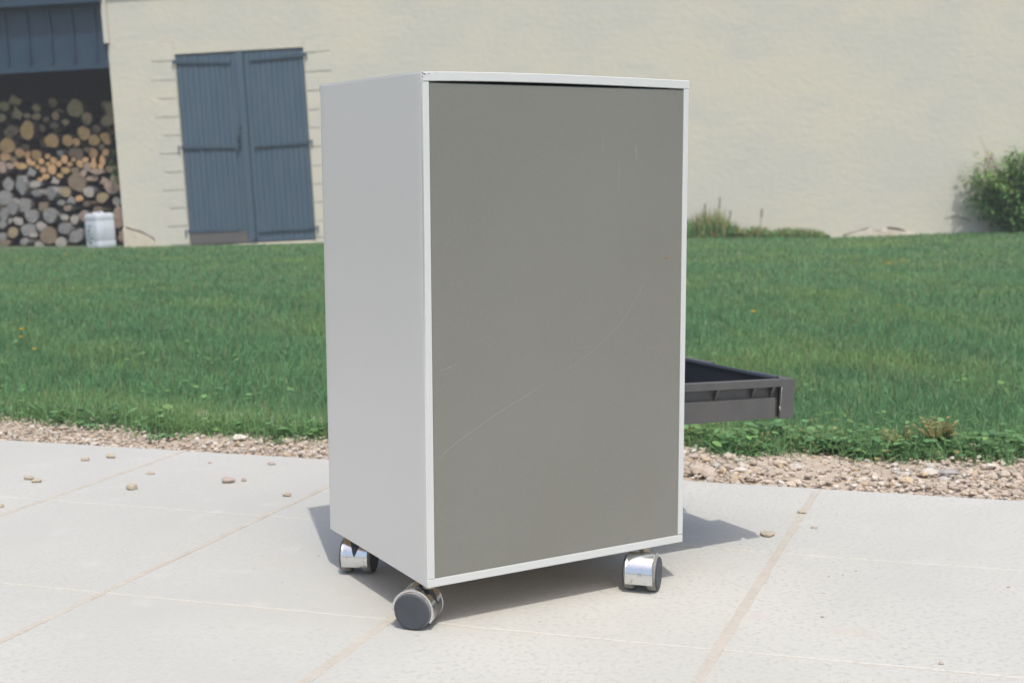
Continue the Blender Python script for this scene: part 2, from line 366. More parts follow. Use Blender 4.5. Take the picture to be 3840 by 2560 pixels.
# leaves: each leaf a small folded disc
def leaf(mb, p, dirv, L, W, mi=0, round_=False, up=None):
    d = Vector(dirv).normalized(); upv = Vector(up) if up else Vector((0, 0, 1)); sd_ = d.cross(upv)
    if sd_.length < .05: sd_ = d.cross(Vector((1, 0, 0)))
    sd_.normalize(); nn = sd_.cross(d); p = Vector(p)
    if round_: prof = [(0, .12), (.18, .42), (.5, .52), (.82, .40), (1, .08)]
    else: prof = [(0, .05), (.25, .36), (.5, .42), (.78, .26), (1, .0)]
    l, c, r = [], [], []
    for t_, w_ in prof:
        q_ = p+d*(L*t_)+nn*(-.12*L*t_*t_); l.append(q_-sd_*W*w_+nn*W*.10); c.append(q_); r.append(q_+sd_*W*w_+nn*W*.10)
    n_ = len(prof); mb.add(l+c+r, [(k, n_+k, n_+k+1, k+1) for k in range(n_-1)]+[(n_+k, 2*n_+k, 2*n_+k+1, n_+k+1) for k in range(n_-1)], mi, True)
ew = MB(); r2 = random.Random(21)
for k in range(3800):
    s = r2.uniform(-3.0, 2.0); right = s > -.45
    d = float(gravel_width(np.array(s)))+abs(r2.gauss(0, .10 if right else .055))-.025
    if not right and r2.random() < .75: continue
    p = EP+eB*s+EN*d; L = r2.uniform(.010, .024); az = r2.uniform(0, 6.3); z = r2.uniform(-.01, .028)
    patch = math.sin(s*6.3)+math.sin(s*15+1)*.6
    mi = 2 if (right and s > .02 and patch > .55 and r2.random() < .6) else (1 if r2.random() < .2 else 0)
    leaf(ew, (p.x, p.y, z), (math.cos(az), math.sin(az), r2.uniform(-.2, .7)), L*(.7 if mi == 2 else 1), L*r2.uniform(.7, 1.1)*(.45 if mi == 2 else 1), mi, mi != 2 and r2.random() < .6)
for k in range(2600):      # clover scattered through the near lawn
    s = r2.uniform(-3.0, 2.0); d = float(gravel_width(np.array(s)))+r2.random()**1.6*1.6
    if math.sin(s*7+d*5)+math.sin(s*3.1-d*9) < .5: continue
    p = EP+eB*s+EN*d; az = r2.uniform(0, 6.3); L = r2.uniform(.010, .020); zl = float(lawn_z(np.array(p.dot(RGT)), np.array(p.dot(FH))))
    leaf(ew, (p.x, p.y, zl+r2.uniform(.02, .045)), (math.cos(az), math.sin(az), r2.uniform(0, .7)), L, L*.9, r2.choice((0, 1, 1)), True)
for k in range(1500):
    s = r2.uniform(-.5, 2.0); d = float(gravel_width(np.array(s)))-abs(r2.gauss(0, .035)); 
    if math.sin(s*11+2)+math.sin(s*27) < .1: continue
    p = EP+eB*s+EN*d; az = r2.uniform(0, 6.3); L = r2.uniform(.012, .022)
    leaf(ew, (p.x, p.y, r2.uniform(-.012, .012)), (math.cos(az), math.sin(az), r2.uniform(-.2, .5)), L, L*r2.choice((.3, .8, .9)), r2.choice((0, 0, 1, 2)), False)
tag(ew.build('edge_weeds', [M_weed, M_weed2, M_yel]), 'low clover and creeping weeds along the lawn edge', 'ground cover', kind='stuff')

# individual weeds on the gravel
def weed(px, py, label, r, n, mats_i, round_=True, hh=.03, size=.02, fern=False):
    p = gnd(px, py, -.012); e = empty('weed_plant', p); lf = MB(); st = MB(); rq = random.Random(px)
    for k in range(n):
        az = rq.uniform(0, 6.3); rad = r*math.sqrt(rq.random()); z = hh*rq.uniform(.3, 1)*(1-.5*rad/r)
        tip = Vector((math.cos(az)*rad, math.sin(az)*rad, z)); st.tube([(tip.x*.1, tip.y*.1, 0), (tip.x*.6, tip.y*.6, z*.75), tip], .0011, 5)
        if fern:
            for q_ in range(5):
                t_ = .3+.16*q_
                for sg in (-1, 1): leaf(lf, tip*t_+Vector((0, 0, hh*.2)), (math.cos(az+sg*1.1), math.sin(az+sg*1.1), .3), size*.7, size*.28, mats_i)
        else: leaf(lf, tip, (math.cos(az), math.sin(az), rq.uniform(-.1, .5)), size*rq.uniform(.7, 1.2), size*rq.uniform(.7, 1.1), mats_i, round_)
    lf.build('foliage', [M_weed, M_weed2, M_yel], e); st.build('stem', M_weed, e)
    tag(e, label, 'weed', 'weeds growing at the edge of the gravel')
weed(640, 1590, 'bright green leafy weed in the lawn edge, left of the cabinet', .035, 16, 1, True, .05, .026)
weed(1150, 1630, 'light green clumped weed at the lawn edge just left of the cabinet', .05, 26, 1, True, .035, .020)
weed(575, 1655, 'tiny dark green sprig on the gravel, the leftmost of the sprigs', .013, 5, 0, False, .018, .016)
weed(605, 1650, 'small dark green sprig on the gravel, middle of the three sprigs', .02, 7, 0, False, .022, .018)
weed(665, 1648, 'small dark green sprig on the gravel, rightmost of the three sprigs', .016, 6, 0, False, .022, .018)
weed(1050, 1665, 'little pale green seedling on the gravel near the left of the cabinet', .01, 5, 1, False, .02, .012)
weed(340, 1600, 'flat green weed spreading onto the gravel at the left', .05, 22, 0, False, .015, .02)
weed(2590, 1650, 'round-leaved light green weed on the gravel right beside the cabinet', .03, 12, 1, True, .035, .026)
weed(2640, 1650, 'broad-leaved green weed on the gravel below the drawer', .025, 9, 1, True, .045, .028)
weed(2760, 1695, 'creeping bright green weed mat lying out on the gravel', .07, 60, 1, False, .014, .012)
weed(2880, 1650, 'dark green round-leaved weed below the free end of the drawer', .05, 40, 0, True, .05, .024)
weed(3090, 1680, 'clump of large round green leaves at the middle of the right lawn edge', .07, 46, 0, True, .045, .028)
weed(3370, 1690, 'yellowing fern-like weed, the left one of two', .045, 22, 2, False, .055, .022, True)
weed(3510, 1690, 'taller yellowing fern-like weed, the right one of two', .05, 30, 2, False, .085, .024, True)
weed(3760, 1680, 'round green leaved weed near the right edge of the picture', .06, 34, 0, True, .04, .028)

# dandelions
def flower(px, py, label, hgt=.05, r=.011):
    # find the lawn below the flower head
    d = FWD+RC*(px-1920)/FPX-UC*(py-1280)/FPX; t = 2.0
    for _ in range(4000):
        p = CAM+d*t; zl = float(lawn_z(np.array(p.dot(RGT)), np.array(p.dot(FH))))+hgt
        if p.z < zl: break
        t += .004
    base = Vector((p.x, p.y, p.z-hgt)); e = empty('yellow_flower', base); st = MB(); st.tube([(0, 0, 0), (.002, 0, hgt*.6), (0, 0, hgt)], .0012, 5); st.build('stem', M_weed, e)
    hd = MB(); rq = random.Random(px)
    for k in range(16):
        az = k*.393+rq.uniform(-.1, .1); leaf(hd, (0, 0, hgt-.001), (math.cos(az), math.sin(az), .35+.5*(k % 2)), r, r*.5)
    hd.build('flower_head', M_petal, e); tag(e, label, 'flower', 'yellow flowers in the lawn')
flower(80, 1236, 'yellow flower at the left edge of the lawn, upper of the close pair', .06, .013)
flower(78, 1264, 'yellow flower at the left edge of the lawn, lower of the close pair', .05, .010)
flower(130, 1310, 'lone orange-yellow flower right below the close pair at the left', .05, .010)
flower(2826, 1170, 'yellow flower in the lawn just right of the cabinet', .055, .014)
flower(3333, 990, 'brighter yellow flower far out on the right lawn', .06, .022)
flower(3382, 976, 'small yellow flower far out on the right lawn, behind the brighter one', .06, .016)
flower(3372, 1145, 'small faint yellow flower in the middle of the right lawn', .05, .010)
flower(245, 955, 'faint yellow-green flower close to the white canister', .05, .016)

# ------------------------------------------------------------------ pebbles lying on the paving
def pebble(px, py, label, r, mi=0, flat=.6):
    p = gnd(px, py, .003); b = MB(); rq = random.Random(px*7+py)
    bm = bmesh.new(); bmesh.ops.create_icosphere(bm, subdivisions=3, radius=1)
    ax, ay = rq.uniform(1.0, 1.3), rq.uniform(.75, .95); ph = [rq.uniform(0, 6) for _ in range(4)]
    for v in bm.verts:
        c = v.co; k = 1+.14*math.sin(3*c.x+ph[0])+.12*math.sin(4*c.y+ph[1])+.10*math.sin(5*c.z+ph[2])+.05*math.sin(9*c.x+7*c.y+ph[3]); v.co = Vector((c.x*ax*k, c.y*ay*k, c.z*flat*k))*r
    me = bpy.data.meshes.new('pebble'); bm.to_mesh(me); bm.free(); me.materials.append(M_ston[mi])
    me.polygons.foreach_set('use_smooth', [True]*len(me.polygons))
    o = bpy.data.objects.new('pebble', me); COL.objects.link(o); o.location = (p.x, p.y, r*flat*.7); o.scale = (.86, .86, .86); o.rotation_euler = (0, 0, -YAW+rq.uniform(-.4, .4))
    tag(o, label, 'pebble', 'loose pebbles on the paving')
for a in [(111, 1792, 'tan pebble on the left paving, left one of a touching pair', .0095), (137, 1802, 'tan pebble on the left paving, right one of a touching pair', .0095),
          (320, 1722, 'pale flat pebble near the gravel, left of the rounder one', .0085), (417, 1711, 'rounded tan pebble on the paving nearest the left gravel edge', .0105),
          (492, 1829, 'wide tan pebble alone in the middle of the left slab', .0115), (565, 1771, 'thin sandy pebble lying in the slab joint', .0085, 0, .35),
          (857, 1804, 'biggest pinkish pebble on the slab left of the cabinet', .0105, 1, .75), (915, 1798, 'small grey-brown pebble right of the biggest pinkish one', .0055, 1, .8),
          (1018, 1736, 'flat pink pebble close to the gravel left of the cabinet', .0085, 1, .4), (1075, 1854, 'small tan pebble nearest the cabinet', .0075, 0, .7),
          (787, 1731, 'tiny dark pebble near the top of the slab joint', .0038, 1), (4, 1895, 'tan pebble cut by the left edge of the picture', .006),
          (2876, 2002, 'flat pale pebble on the slab right of the cabinet', .0135, 0, .35), (3008, 1918, 'tan crumb lying in the right slab joint', .0065), (3053, 1972, 'thin brown crumb right of the slab joint', .006, 1, .25),
          (3530, 2481, 'tiny grey chip on the bottom right slab', .0035, 1), (3782, 2195, 'tiny dark speck at the right edge of the paving', .0026, 1),
          (3083, 2306, 'tiny dark grit in the middle of the right slab', .0026, 1), (3210, 2134, 'tiny dark grit right of the joint, right one of three', .0022, 1),
          (3161, 2149, 'tiny dark grit right of the joint, middle one of three', .0019, 1), (3108, 2154, 'tiny dark grit right of the joint, left one of three', .0019, 1)]: pebble(*a)

# ------------------------------------------------------------------ the cabinet
W_, D_, G_, H_ = .4274, .3458, .062, .680
cab = empty('rolling_cabinet'); tag(cab, 'grey and silver metal cabinet on four casters standing on the paving', 'cabinet')
T = .0112
def bow(x): return .0026*math.sin(math.pi*min(1, max(0, (x/W_)))**.75)
# left side sheet, rounded vertical edges, slightly dished
sp = MB(); ny, nz = 26, 26; R_ = .004; yz = []
def side_x(y, z):
    t_, s_ = (y-0)/D_, (z-G_)/H_
    e = 0
    if y < .0022: e = .0022-math.sqrt(max(0, .0022**2-(.0022-y)**2))
    if D_-y < .010: e = .010-math.sqrt(max(0, .010**2-(.010-(D_-y))**2))
    dish = .0011*math.sin(math.pi*min(1, max(0, t_)))*(.5+.5*math.sin(2.2*s_+.4))
    if z > G_+H_-.001: e = max(e, .0010)
    return e+dish
ys = [0, .0005, .0012, .0022]+[.0022+(D_-.0022-.010)*k/ny for k in range(1, ny+1)]+[D_-.010+.010*k/5 for k in range(1, 6)]
zs = [G_+H_*k/nz for k in range(nz)]+[G_+H_-.0018, G_+H_-.0012, G_+H_-.0003, G_+H_+.0002]
def topz(y): return .0010*math.sin(math.pi*y/D_)*.8
vs = [(side_x(y, z), y, z+(topz(y) if i == len(zs)-1 else 0)) for y in ys for i, z in enumerate(zs)]
n2 = len(zs)
sp.add(vs, [(i*n2+k, i*n2+k+1, (i+1)*n2+k+1, (i+1)*n2+k) for i in range(len(ys)-1) for k in range(n2-1)], 0, True)
vi = [(.010, y if 0 < y < D_ else (y+.0003 if y == 0 else y-.0003), z) for y in ys for z in zs]
sp.add(vi, [(i*n2+k, (i+1)*n2+k, (i+1)*n2+k+1, i*n2+k+1) for i in range(len(ys)-1) for k in range(n2-1)], 0, True)
side = sp.build('left_side_sheet', M_alu_side, cab)
# frame strips on the face we see
s1 = MB(); s1.box((.0017, -.0008, G_+T+.0006), (.0108, .012, G_+H_-.0118)); s1.build('upright_edge', M_aluw, cab, .0006)
s1 = MB(); s1.box((W_-.0090, -.0008, G_+T+.0008), (W_, .012, G_+H_-.0105)); s1.build('upright_edge', M_aluw, cab, .0006)
s1 = MB(); s1.box((.0012, -.0010, G_), (W_, .016, G_+T)); s1.build('bottom_edge', M_aluw, cab, .0007)
# top: one bent sheet with its folded front lip
tp = MB(); n = 40; top, lip, back, inn = [], [], [], []
sec = []
for k in range(n+1):
    x = .0012+(W_-.0012)*k/n; z = G_+H_+bow(x); yb = D_
    sec.append([(x, .012, z-.0118), (x, -.0004, z-.0118), (x, -.0014, z-.0110), (x, -.0014, z-.0008), (x, -.0006, z), (x, yb-.006, z+.0006), (x, yb, z-.004), (x, yb, z-.0118)])
m_ = len(sec[0]); tp.add([p for s_ in sec for p in s_], [(i*m_+k, (i+1)*m_+k, (i+1)*m_+k+1, i*m_+k+1) for i in range(n) for k in range(m_-1)], 0, False)
tp.add(sec[0], [tuple(range(m_))]); tp.add(sec[-1], [tuple(range(m_))[::-1]])
topo = tp.build('top_sheet', M_aluw, cab)
cs_ = MB(); cs_.tube([(.0011, .0007, G_+.0008), (.0011, .0007, G_+H_-.009)], .0012, 10); cs_.build('corner_highlight', M_shine, cab)  # thin bright tube added to imitate the highlight line along the near corner
# nicks in the folded corner
nk = MB()
for (x, z, w2, h2, an) in [(.0040, -.0026, .0022, .0008, -.4), (.0015, -.0062, .0006, .0013, .3), (.0105, -.0022, .0013, .0005, -.2), (.0205, -.0006, .0010, .0003, -.9), (.0012, -.0012, .0012, .0006, -.7)]:
    c, s_ = math.cos(an), math.sin(an); zc = G_+H_+z; pts = []
    for q_ in range(10):
        aa = q_*.628; dx, dz_ = w2*math.cos(aa), h2*math.sin(aa); pts.append((x+dx*c-dz_*s_, -.00155, zc+dx*s_+dz_*c))
    nk.add(pts, [tuple(range(10))])
nk.build('nick', M_oldwood, topo)
# grey panel with its scratches
pn = MB(); px0, px1, pz0, pz1 = .0119, W_-.0094, G_+T+.0004, G_+H_-.0132
pn.box((px0, .0006, pz0), (px1, .010, pz1)); 
pn.box((px0+.012, .0002, pz1-.0002), (px1-.052, .008, pz1+.0004), 3); pn.box((px0-.0006, .0016, pz0), (px0+.0001, .008, pz1), 4)
def fp(px, py): p = ray(px, py, (0, 1, 0), (0, .0006, 0)); return p.x, p.z
def scr(pts, wd, mi=1):
    P = [fp(*p) for p in pts]; L_, R_ = [], []
    for k, (x, z) in enumerate(P):
        x0, z0 = P[max(k-1, 0)]; x1, z1 = P[min(k+1, len(P)-1)]; dx, dz_ = x1-x0, z1-z0; l = math.hypot(dx, dz_); q_ = wd*(.25 if k in (0, len(P)-1) else 1)
        L_.append((x-dz_/l*q_, .00042, z+dx/l*q_)); R_.append((x+dz_/l*q_, .00042, z-dx/l*q_))
    m = len(P); pn.add(L_+R_, [(k, m+k, m+k+1, k+1) for k in range(m-1)], mi)
def S_(x, y): return 1600+x*1.0846, 400+y*1.0842
scr([S_(40, 1225), S_(62, 1195), S_(110, 1155), S_(160, 1120), S_(230, 1070), S_(300, 1025), S_(350, 995), S_(410, 955)], 00.00016)
scr([S_(485, 910), S_(500, 900), S_(560, 855), S_(610, 812), S_(660, 760), S_(690, 722), S_(720, 668), S_(745, 622), S_(775, 570)], .00010)
scr([S_(722, 125), S_(724, 150), S_(726, 188)], .0003); scr([S_(612, 90), S_(608, 130), S_(609, 165)], .00015)
scr([S_(666, 190), S_(665, 240), S_(664, 290)], .00018); scr([S_(672, 30), S_(669, 90)], .0001)
scr([S_(40, 915), S_(75, 903), S_(115, 883)], .00016); scr([(1780, 425), (1795, 431)], .0002); scr([(2120, 372), (2140, 375)], .0002)
scr([(2486, 969), (2500, 968), (2512, 968)], .0011, 2); scr([(2516, 968), (2522, 969)], .0008, 2); scr([(1670, 1010), (1676, 1014)], .0006, 2); scr([(1694, 1018), (1700, 1019)], .0005, 2)
scr([(1905, 1326), (1908, 1332)], .0005, 3)
pn.build('grey_panel', [M_panel, M_scratch, M_rust, M_gap, M_shine], cab)
# right side, back, floor board
s1 = MB(); s1.box((W_-.010, .0125, G_+T), (W_, D_, G_+.128)); s1.box((W_-.010, .0125, G_+.262), (W_, D_, G_+H_-.012)); s1.box((W_-.010, .332, G_+.128), (W_, D_, G_+.262)); s1.build('right_side_sheet', M_alu_side, cab)
s1 = MB(); s1.box((.0105, D_-.010, G_+T), (W_-.0102, D_-.001, G_+H_-.012)); s1.build('back_panel', M_panel, cab)
s1 = MB(); s1.box((.0022, .0165, G_+.0006), (W_-.001, D_-.002, G_+.0108)); s1.build('floor_board', M_mdf, cab)

# casters
def arc_shell(R0, R1, hw, a0, a1, notch):
    """chrome hood: a bent strip over the wheels, axis along x, local +y towards the stem"""
    mb = MB(); n = 64; m = 16
    def ok(t_, x):     # cut a V in the stem side
        if not notch: return True
        return True
    out = {}
    vs = []; nx = 24
    for i in range(n+1):
        t_ = math.radians(a0+(a1-a0)*i/n)
        for j in range(nx+1):
            x = -hw+2*hw*j/nx
            rim = .0006*(1-abs(abs(x)/hw-1)*20) if abs(x) > hw*.95 else 0
            for R in (R0, R1+max(0, rim)): vs.append((x, R*math.cos(t_), R*math.sin(t_)))
    def I(i, j, k): return (i*(nx+1)+j)*2+k
    alive = {}
    for i in range(n):
        deg = a0+(a1-a0)*(i+.5)/n
        for j in range(nx):
            x = -hw+2*hw*(j+.5)/nx
            cut = False
            if notch and 12 < deg < 78:
                cut = abs(x) < .0115*((deg-12)/(78-12))**.6
            alive[i, j] = not cut
    fs = []
    for i in range(n):
        for j in range(nx):
            if not alive[i, j]: continue
            fs.append((I(i, j, 1), I(i, j+1, 1), I(i+1, j+1, 1), I(i+1, j, 1))); fs.append((I(i, j, 0), I(i+1, j, 0), I(i+1, j+1, 0), I(i, j+1, 0)))
            for di, dj, e in ((-1, 0, (I(i, j, 0), I(i, j+1, 0), I(i, j+1, 1), I(i, j, 1))), (1, 0, (I(i+1, j, 1), I(i+1, j+1, 1), I(i+1, j+1, 0), I(i+1, j, 0))),
                              (0, -1, (I(i, j, 1), I(i+1, j, 1), I(i+1, j, 0), I(i, j, 0))), (0, 1, (I(i, j+1, 0), I(i+1, j+1, 0), I(i+1, j+1, 1), I(i, j+1, 1)))):
                if not alive.get((i+di, j+dj), False): fs.append(e)
    mb.add(vs, fs, 0, False)
    return mb
def vplate(mb, R, t0, t1, hw):
    n = 22; L_, C_, Q_ = [], [], []
    for i in range(n+1):
        d = t0+(t1-t0)*i/n; t_ = math.radians(d); w_ = .0009+hw*(i/n)**.85
        L_.append((-w_, R*math.cos(t_), R*math.sin(t_))); C_.append((0, R*math.cos(t_), R*math.sin(t_))); Q_.append((w_, R*math.cos(t_), R*math.sin(t_)))
    mb.add(L_+C_+Q_, [(k, k+1, n+2+k, n+1+k) for k in range(n)]+[(n+1+k, n+2+k, 2*n+3+k, 2*n+2+k) for k in range(n)], 0, True)
def lathe(mb, prof, mi=0, n=48, smooth=True):   # around x
    vs = []
    for x, r in prof:
        for k in range(n): vs.append((x, r*math.cos(2*math.pi*k/n), r*math.sin(2*math.pi*k/n)))
    mb.add(vs, [(i*n+k, i*n+(k+1) % n, (i+1)*n+(k+1) % n, (i+1)*n+k) for i in range(len(prof)-1) for k in range(n)], mi, smooth)
RW = .0262
def caster(cx, cy, az, hood=(-38, 183), notch=True, label=None):
    """az: direction of the wheel axis; the stem stands on local +y"""
    ax = Vector((math.cos(az), math.sin(az), 0)); ay = Vector((-ax.y, ax.x, 0))
    M = Matrix(((ax.x, ay.x, 0, cx), (ax.y, ay.y, 0, cy), (0, 0, 1, RW), (0, 0, 0, 1)))
    hb = arc_shell(.0268, .0292, .0205, hood[0], hood[1], False)
    h = hb.build('caster', M_chrome, cab, M=M)
    for e in h.data.polygons: e.use_smooth = False
    for sg in (-1, 1):
        wb = MB(); x0, x1 = sg*.0085, sg*.0255
        pr = [(x0, .004), (x0, .0225), (x0+sg*.0025, .0256), (x0+sg*.004, RW), (x1-sg*.0050, RW), (x1-sg*.0022, .0253), (x1-sg*.0006, .0243), (x1-sg*.0006, .0236), (x1, .0234), (x1, .0225)]
        lathe(wb, pr[:6], 1); lathe(wb, pr[5:], 0); wb.add([(x1, .0225*math.cos(2*math.pi*k/48), .0225*math.sin(2*math.pi*k/48)) for k in range(48)], [tuple(range(48))], 0)
        o = wb.build('wheel', [M_rub, M_rub2], h); 
    hb = MB(); lathe(hb, [(-.0085, .006), (-.0085, .0165), (.0085, .0165), (.0085, .006)], 0)
    hb.box((-.0084, -.001, -.004), (.0084, .0200, .014), 0); hb.tube([(-.0088, 0, -.0105), (.0088, 0, -.0105)], .0075, 12)
    hb.build('hub_block', M_black if not notch else M_plast_in, h, .001)
    if notch: vp = MB(); vplate(vp, .02945, 12, 88, .0115); vp.build('notch_plate', M_rub, h)
    st = MB(); zt = G_-RW; st.tube([(0, .0165, .012), (0, .0165, zt-.0015)], .0055, 14); st.tube([(0, .0165, zt-.0075), (0, .0165, zt-.001)], .0085, 14, 1); st.build('stem', [M_black, mat('brass_collar', (.34, .29, .19), .5, .3)], h)
    return h
deg = math.radians
# wheel axis of the near caster points away from the camera to the right
caster(.0020, .0350, math.atan2(.69, .72)+math.pi, (-31, 183), True)
caster(.3550, .0010, math.atan2(-.73, .68), (-20, 203), False)
caster(.0300, .2960, math.atan2(-.64, .77)+math.pi, (-24, 180), True)
caster(.3850, .3050, 1.2, (-38, 184), True)

# drawer, pulled out of the right side and sagging a little
dr = empty('drawer'); dr.parent = cab
sag = math.atan2(.011, .23); DM = Matrix.Translation((W_-.30, .015, .2375+.0135)) @ Matrix.Rotation(sag, 4, 'Y')
dr.matrix_world = DM
Lx, Dy, Hh = .506, .306, .062      # outer end of the inner box sits at x=.506 in drawer space
def dbox(mb, a, b, mi=0): mb.box(a, b, mi)
tz = .0615; bz = 0
d1 = MB()
d1.box((.02, 0.0110, bz), (.506, .0135, .0505)); d1.box((.02, 0.0002, tz-.0115), (.506, .0135, tz))     # near wall with its rolled rim
d1.box((.02, Dy-.0075, bz), (.506, Dy-.0045, .0505)); d1.box((.02, Dy-.0075, tz-.0115), (.506, Dy, tz))
d1.box((.02, .0138, bz), (.500, Dy-.0078, bz+.004)); d1.box((.02, .0138, bz+.0042), (.024, Dy-.0078, tz-.002))
for x in (.305, .376, .449, .487): # little gussets under the rim
    d1.add([(x-.003, .0010, tz-.0118), (x+.003, .0010, tz-.0118), (x+.0012, .0108, tz-.033), (x-.0012, .0108, tz-.033)], [(0, 1, 2, 3)]); d1.add([(x-.003, .0108, tz-.0118), (x-.003, .0010, tz-.0118), (x-.0012, .0108, tz-.033)], [(0, 1, 2)]); d1.add([(x+.003, .0010, tz-.0118), (x+.003, .0108, tz-.0118), (x+.0012, .0108, tz-.033)], [(0, 1, 2)])
d1.box((.02, .0018, bz+.0004), (.4915, .0108, tz-.0290))            # lower band, proud of the recess
d1.build('tray', M_plast, dr, .0006)
d2 = MB(); d2.box((.500, .0138, bz), (.506, Dy-.0078, tz-.001)); d2.tube([(.503, .0138, tz-.002), (.503, Dy-.008, tz-.002)], .0046, 12); d2.box((.030, .0137, bz+.0046), (.4998, .0146, tz-.006)); d2.box((.030, Dy-.0088, bz+.0046), (.4998, Dy-.0078, tz-.006))
d2.build('inner_wall', M_plast_in, dr)
d3 = MB(); d3.box((.5002, -.0003, bz-.0006), (.5285, .0040, tz+.0003)); d3.box((.5078, .0042, bz-.0006), (.5283, .094, tz)); d3.box((.5120, .028, tz+.0002), (.5190, .075, tz+.0012), 1); d3.build('front_bracket', [M_plast, M_plast_in], dr, .0006)
d3 = MB(); d3.box((.5078, .196, bz), (.5260, Dy-.002, tz+.0008)); d3.box((.5150, .1962, tz-.006), (.5268, .215, tz+.001), 1); d3.build('front_bracket', [M_plast, M_plast_in], dr, .0006)
d3 = MB()
sc_y = -.0006
d3.add([(.4996, sc_y, tz-.0118), (.5020, sc_y, tz-.0118), (.5008, sc_y, tz-.020), (.5004, sc_y, tz-.047), (.4999, sc_y, tz-.047), (.5001, sc_y, tz-.02)], [(0, 1, 2, 3, 4, 5)])
d3.add([(.4968, sc_y, tz-.042), (.5008, sc_y, tz-.0415), (.5004, sc_y, tz-.050)], [(0, 1, 2)])
d3.build('scuff_mark', M_scuff, dr)

# ------------------------------------------------------------------ the barn
barn = empty('barn', M=BM); tag(barn, 'cream plastered barn with a blue double door and a blue clad open woodshed', 'building')
def bb(name, mats, mb, parent=barn, bevel=0):
    o = mb.build(name, mats, None, bevel); o.parent = parent; return o
XC = -4.018           # corner between the wall and the woodshed
dx0, dx1, dz0, dz1 = -3.332, -2.012, .075, 2.016
wl = MB(); n = 0
# wall front as a wavy sheet with a recess for the doors
def wallsheet(x0, x1, z0, z1, st=.16):
    nx_, nz_ = max(1, int((x1-x0)/st)), max(1, int((z1-z0)/st)); vs = []
    for i in range(nx_+1):
        for k in range(nz_+1):
            x, z = x0+(x1-x0)*i/nx_, z0+(z1-z0)*k/nz_
            y = .0004*math.sin(1.3*x+.7*z)+.0004*math.sin(2.9*z-1.1*x)+.0003*math.sin(5.3*x+3.1*z)
            vs.append((x, y, z))
    wl.add(vs, [(i*(nz_+1)+k, (i+1)*(nz_+1)+k, (i+1)*(nz_+1)+k+1, i*(nz_+1)+k+1) for i in range(nx_) for k in range(nz_)], 0, True)
wallsheet(XC, dx0, -1, dz0); wallsheet(XC, dx0, dz0, dz1); wallsheet(XC, dx0, dz1, 4.6); wallsheet(dx0, dx1, dz1, 4.6); wallsheet(dx1, 14, dz1, 4.6); wallsheet(dx1, 14, dz0, dz1); wallsheet(dx1, 14, -1, dz0); wallsheet(dx0, dx1, -1, dz0)
for (x, s) in ((dx0, 1), (dx1, -1)): wl.add([(x, -.002, dz0), (x, -.002, dz1), (x, .2, dz1), (x, .2, dz0)], [(0, 1, 2, 3)])
wl.add([(dx0, -.002, dz1), (dx1, -.002, dz1), (dx1, .2, dz1), (dx0, .2, dz1)], [(0, 1, 2, 3)]); wl.add([(dx0, .12, dz0), (dx1, .12, dz0), (dx1, .12, dz1), (dx0, .12, dz1)], [(0, 1, 2, 3)])
wl.add([(XC, .012, -1), (XC, .012, 4.6), (XC, 4, 4.6), (XC, 4, -1)], [(0, 1, 2, 3)]); wl.add([(XC, 4, -1), (XC, 4, 4.6), (14, 4, 4.6), (14, 4, -1)], [(0, 1, 2, 3)]); wl.add([(14, 0, -1), (14, 4, -1), (14, 4, 4.6), (14, 0, 4.6)], [(0, 1, 2, 3)])
wall = bb('wall', M_plaster, wl)
rf = MB(); rf.box((-9, -.02, 4.602), (14.1, 4.1, 4.75)); bb('roof', M_blue2, rf)
# surround: painted blocks either side of the door
M_bj = mat('grimy_block_joint', (.43, .405, .35), .95)
def block(mb, x0, x1, z0, z1, y=-.004):
    r = random.Random(int(x0*1000+z0*77)); j = lambda a=.001: r.uniform(-a, a)
    e = .004; mb.add([(x0+j(), y+.02, z0+j()), (x1+j(), y+.02, z0+j()), (x1+j(), y+.02, z1+j()), (x0+j(), y+.02, z1+j()), (x0+e, y+j(.002), z0+e+j()), (x1-e, y+j(.002), z0+e+j()), (x1-e, y+j(.002), z1-e+j()), (x0+e, y+j(.002), z1-e+j())],
        [(4, 5, 6, 7), (0, 1, 5, 4), (1, 2, 6, 5), (2, 3, 7, 6), (3, 0, 4, 7)])
sl = MB(); sl.box((dx0-.18, -.0026, .09), (dx0-.006, .01, 2.148), 1); zj = [2.151, 1.950, 1.76, 1.575, 1.39, 1.205, 1.02, .835, .65, .465, .28, .09]
for k in range(len(zj)-1):
    wdt = [.245, .27, .21, .25, .21, .235, .20, .235, .19, .215, .19][k]; block(sl, dx0-.006-wdt, dx0-.006, zj[k+1]+.0045, zj[k]-.0045, -.0052)
bb('door_surround', [M_plaster, M_bj], sl)
sl = MB(); sl.box((dx1+.006, -.0026, .10), (dx1+.12, .01, 2.097), 1); zj = [2.10, 1.955, 1.767, 1.58, 1.39, 1.21, 1.02, .83, .645, .46, .27, .10]
for k in range(len(zj)-1):
    wdt = [.27, .27, .14, .20, .15, .19, .14, .19, .14, .18, .14][k]; block(sl, dx1+.006, dx1+.006+wdt, zj[k+1]+.0045, zj[k]-.0045, -.0052)
bb('door_surround', [M_plaster, M_bj], sl)
th = MB(); th.box((dx0+.02, -.035, .03), (dx1-.02, .03, dz0-.004)); bb('door_sill', M_base, th, barn, .006)
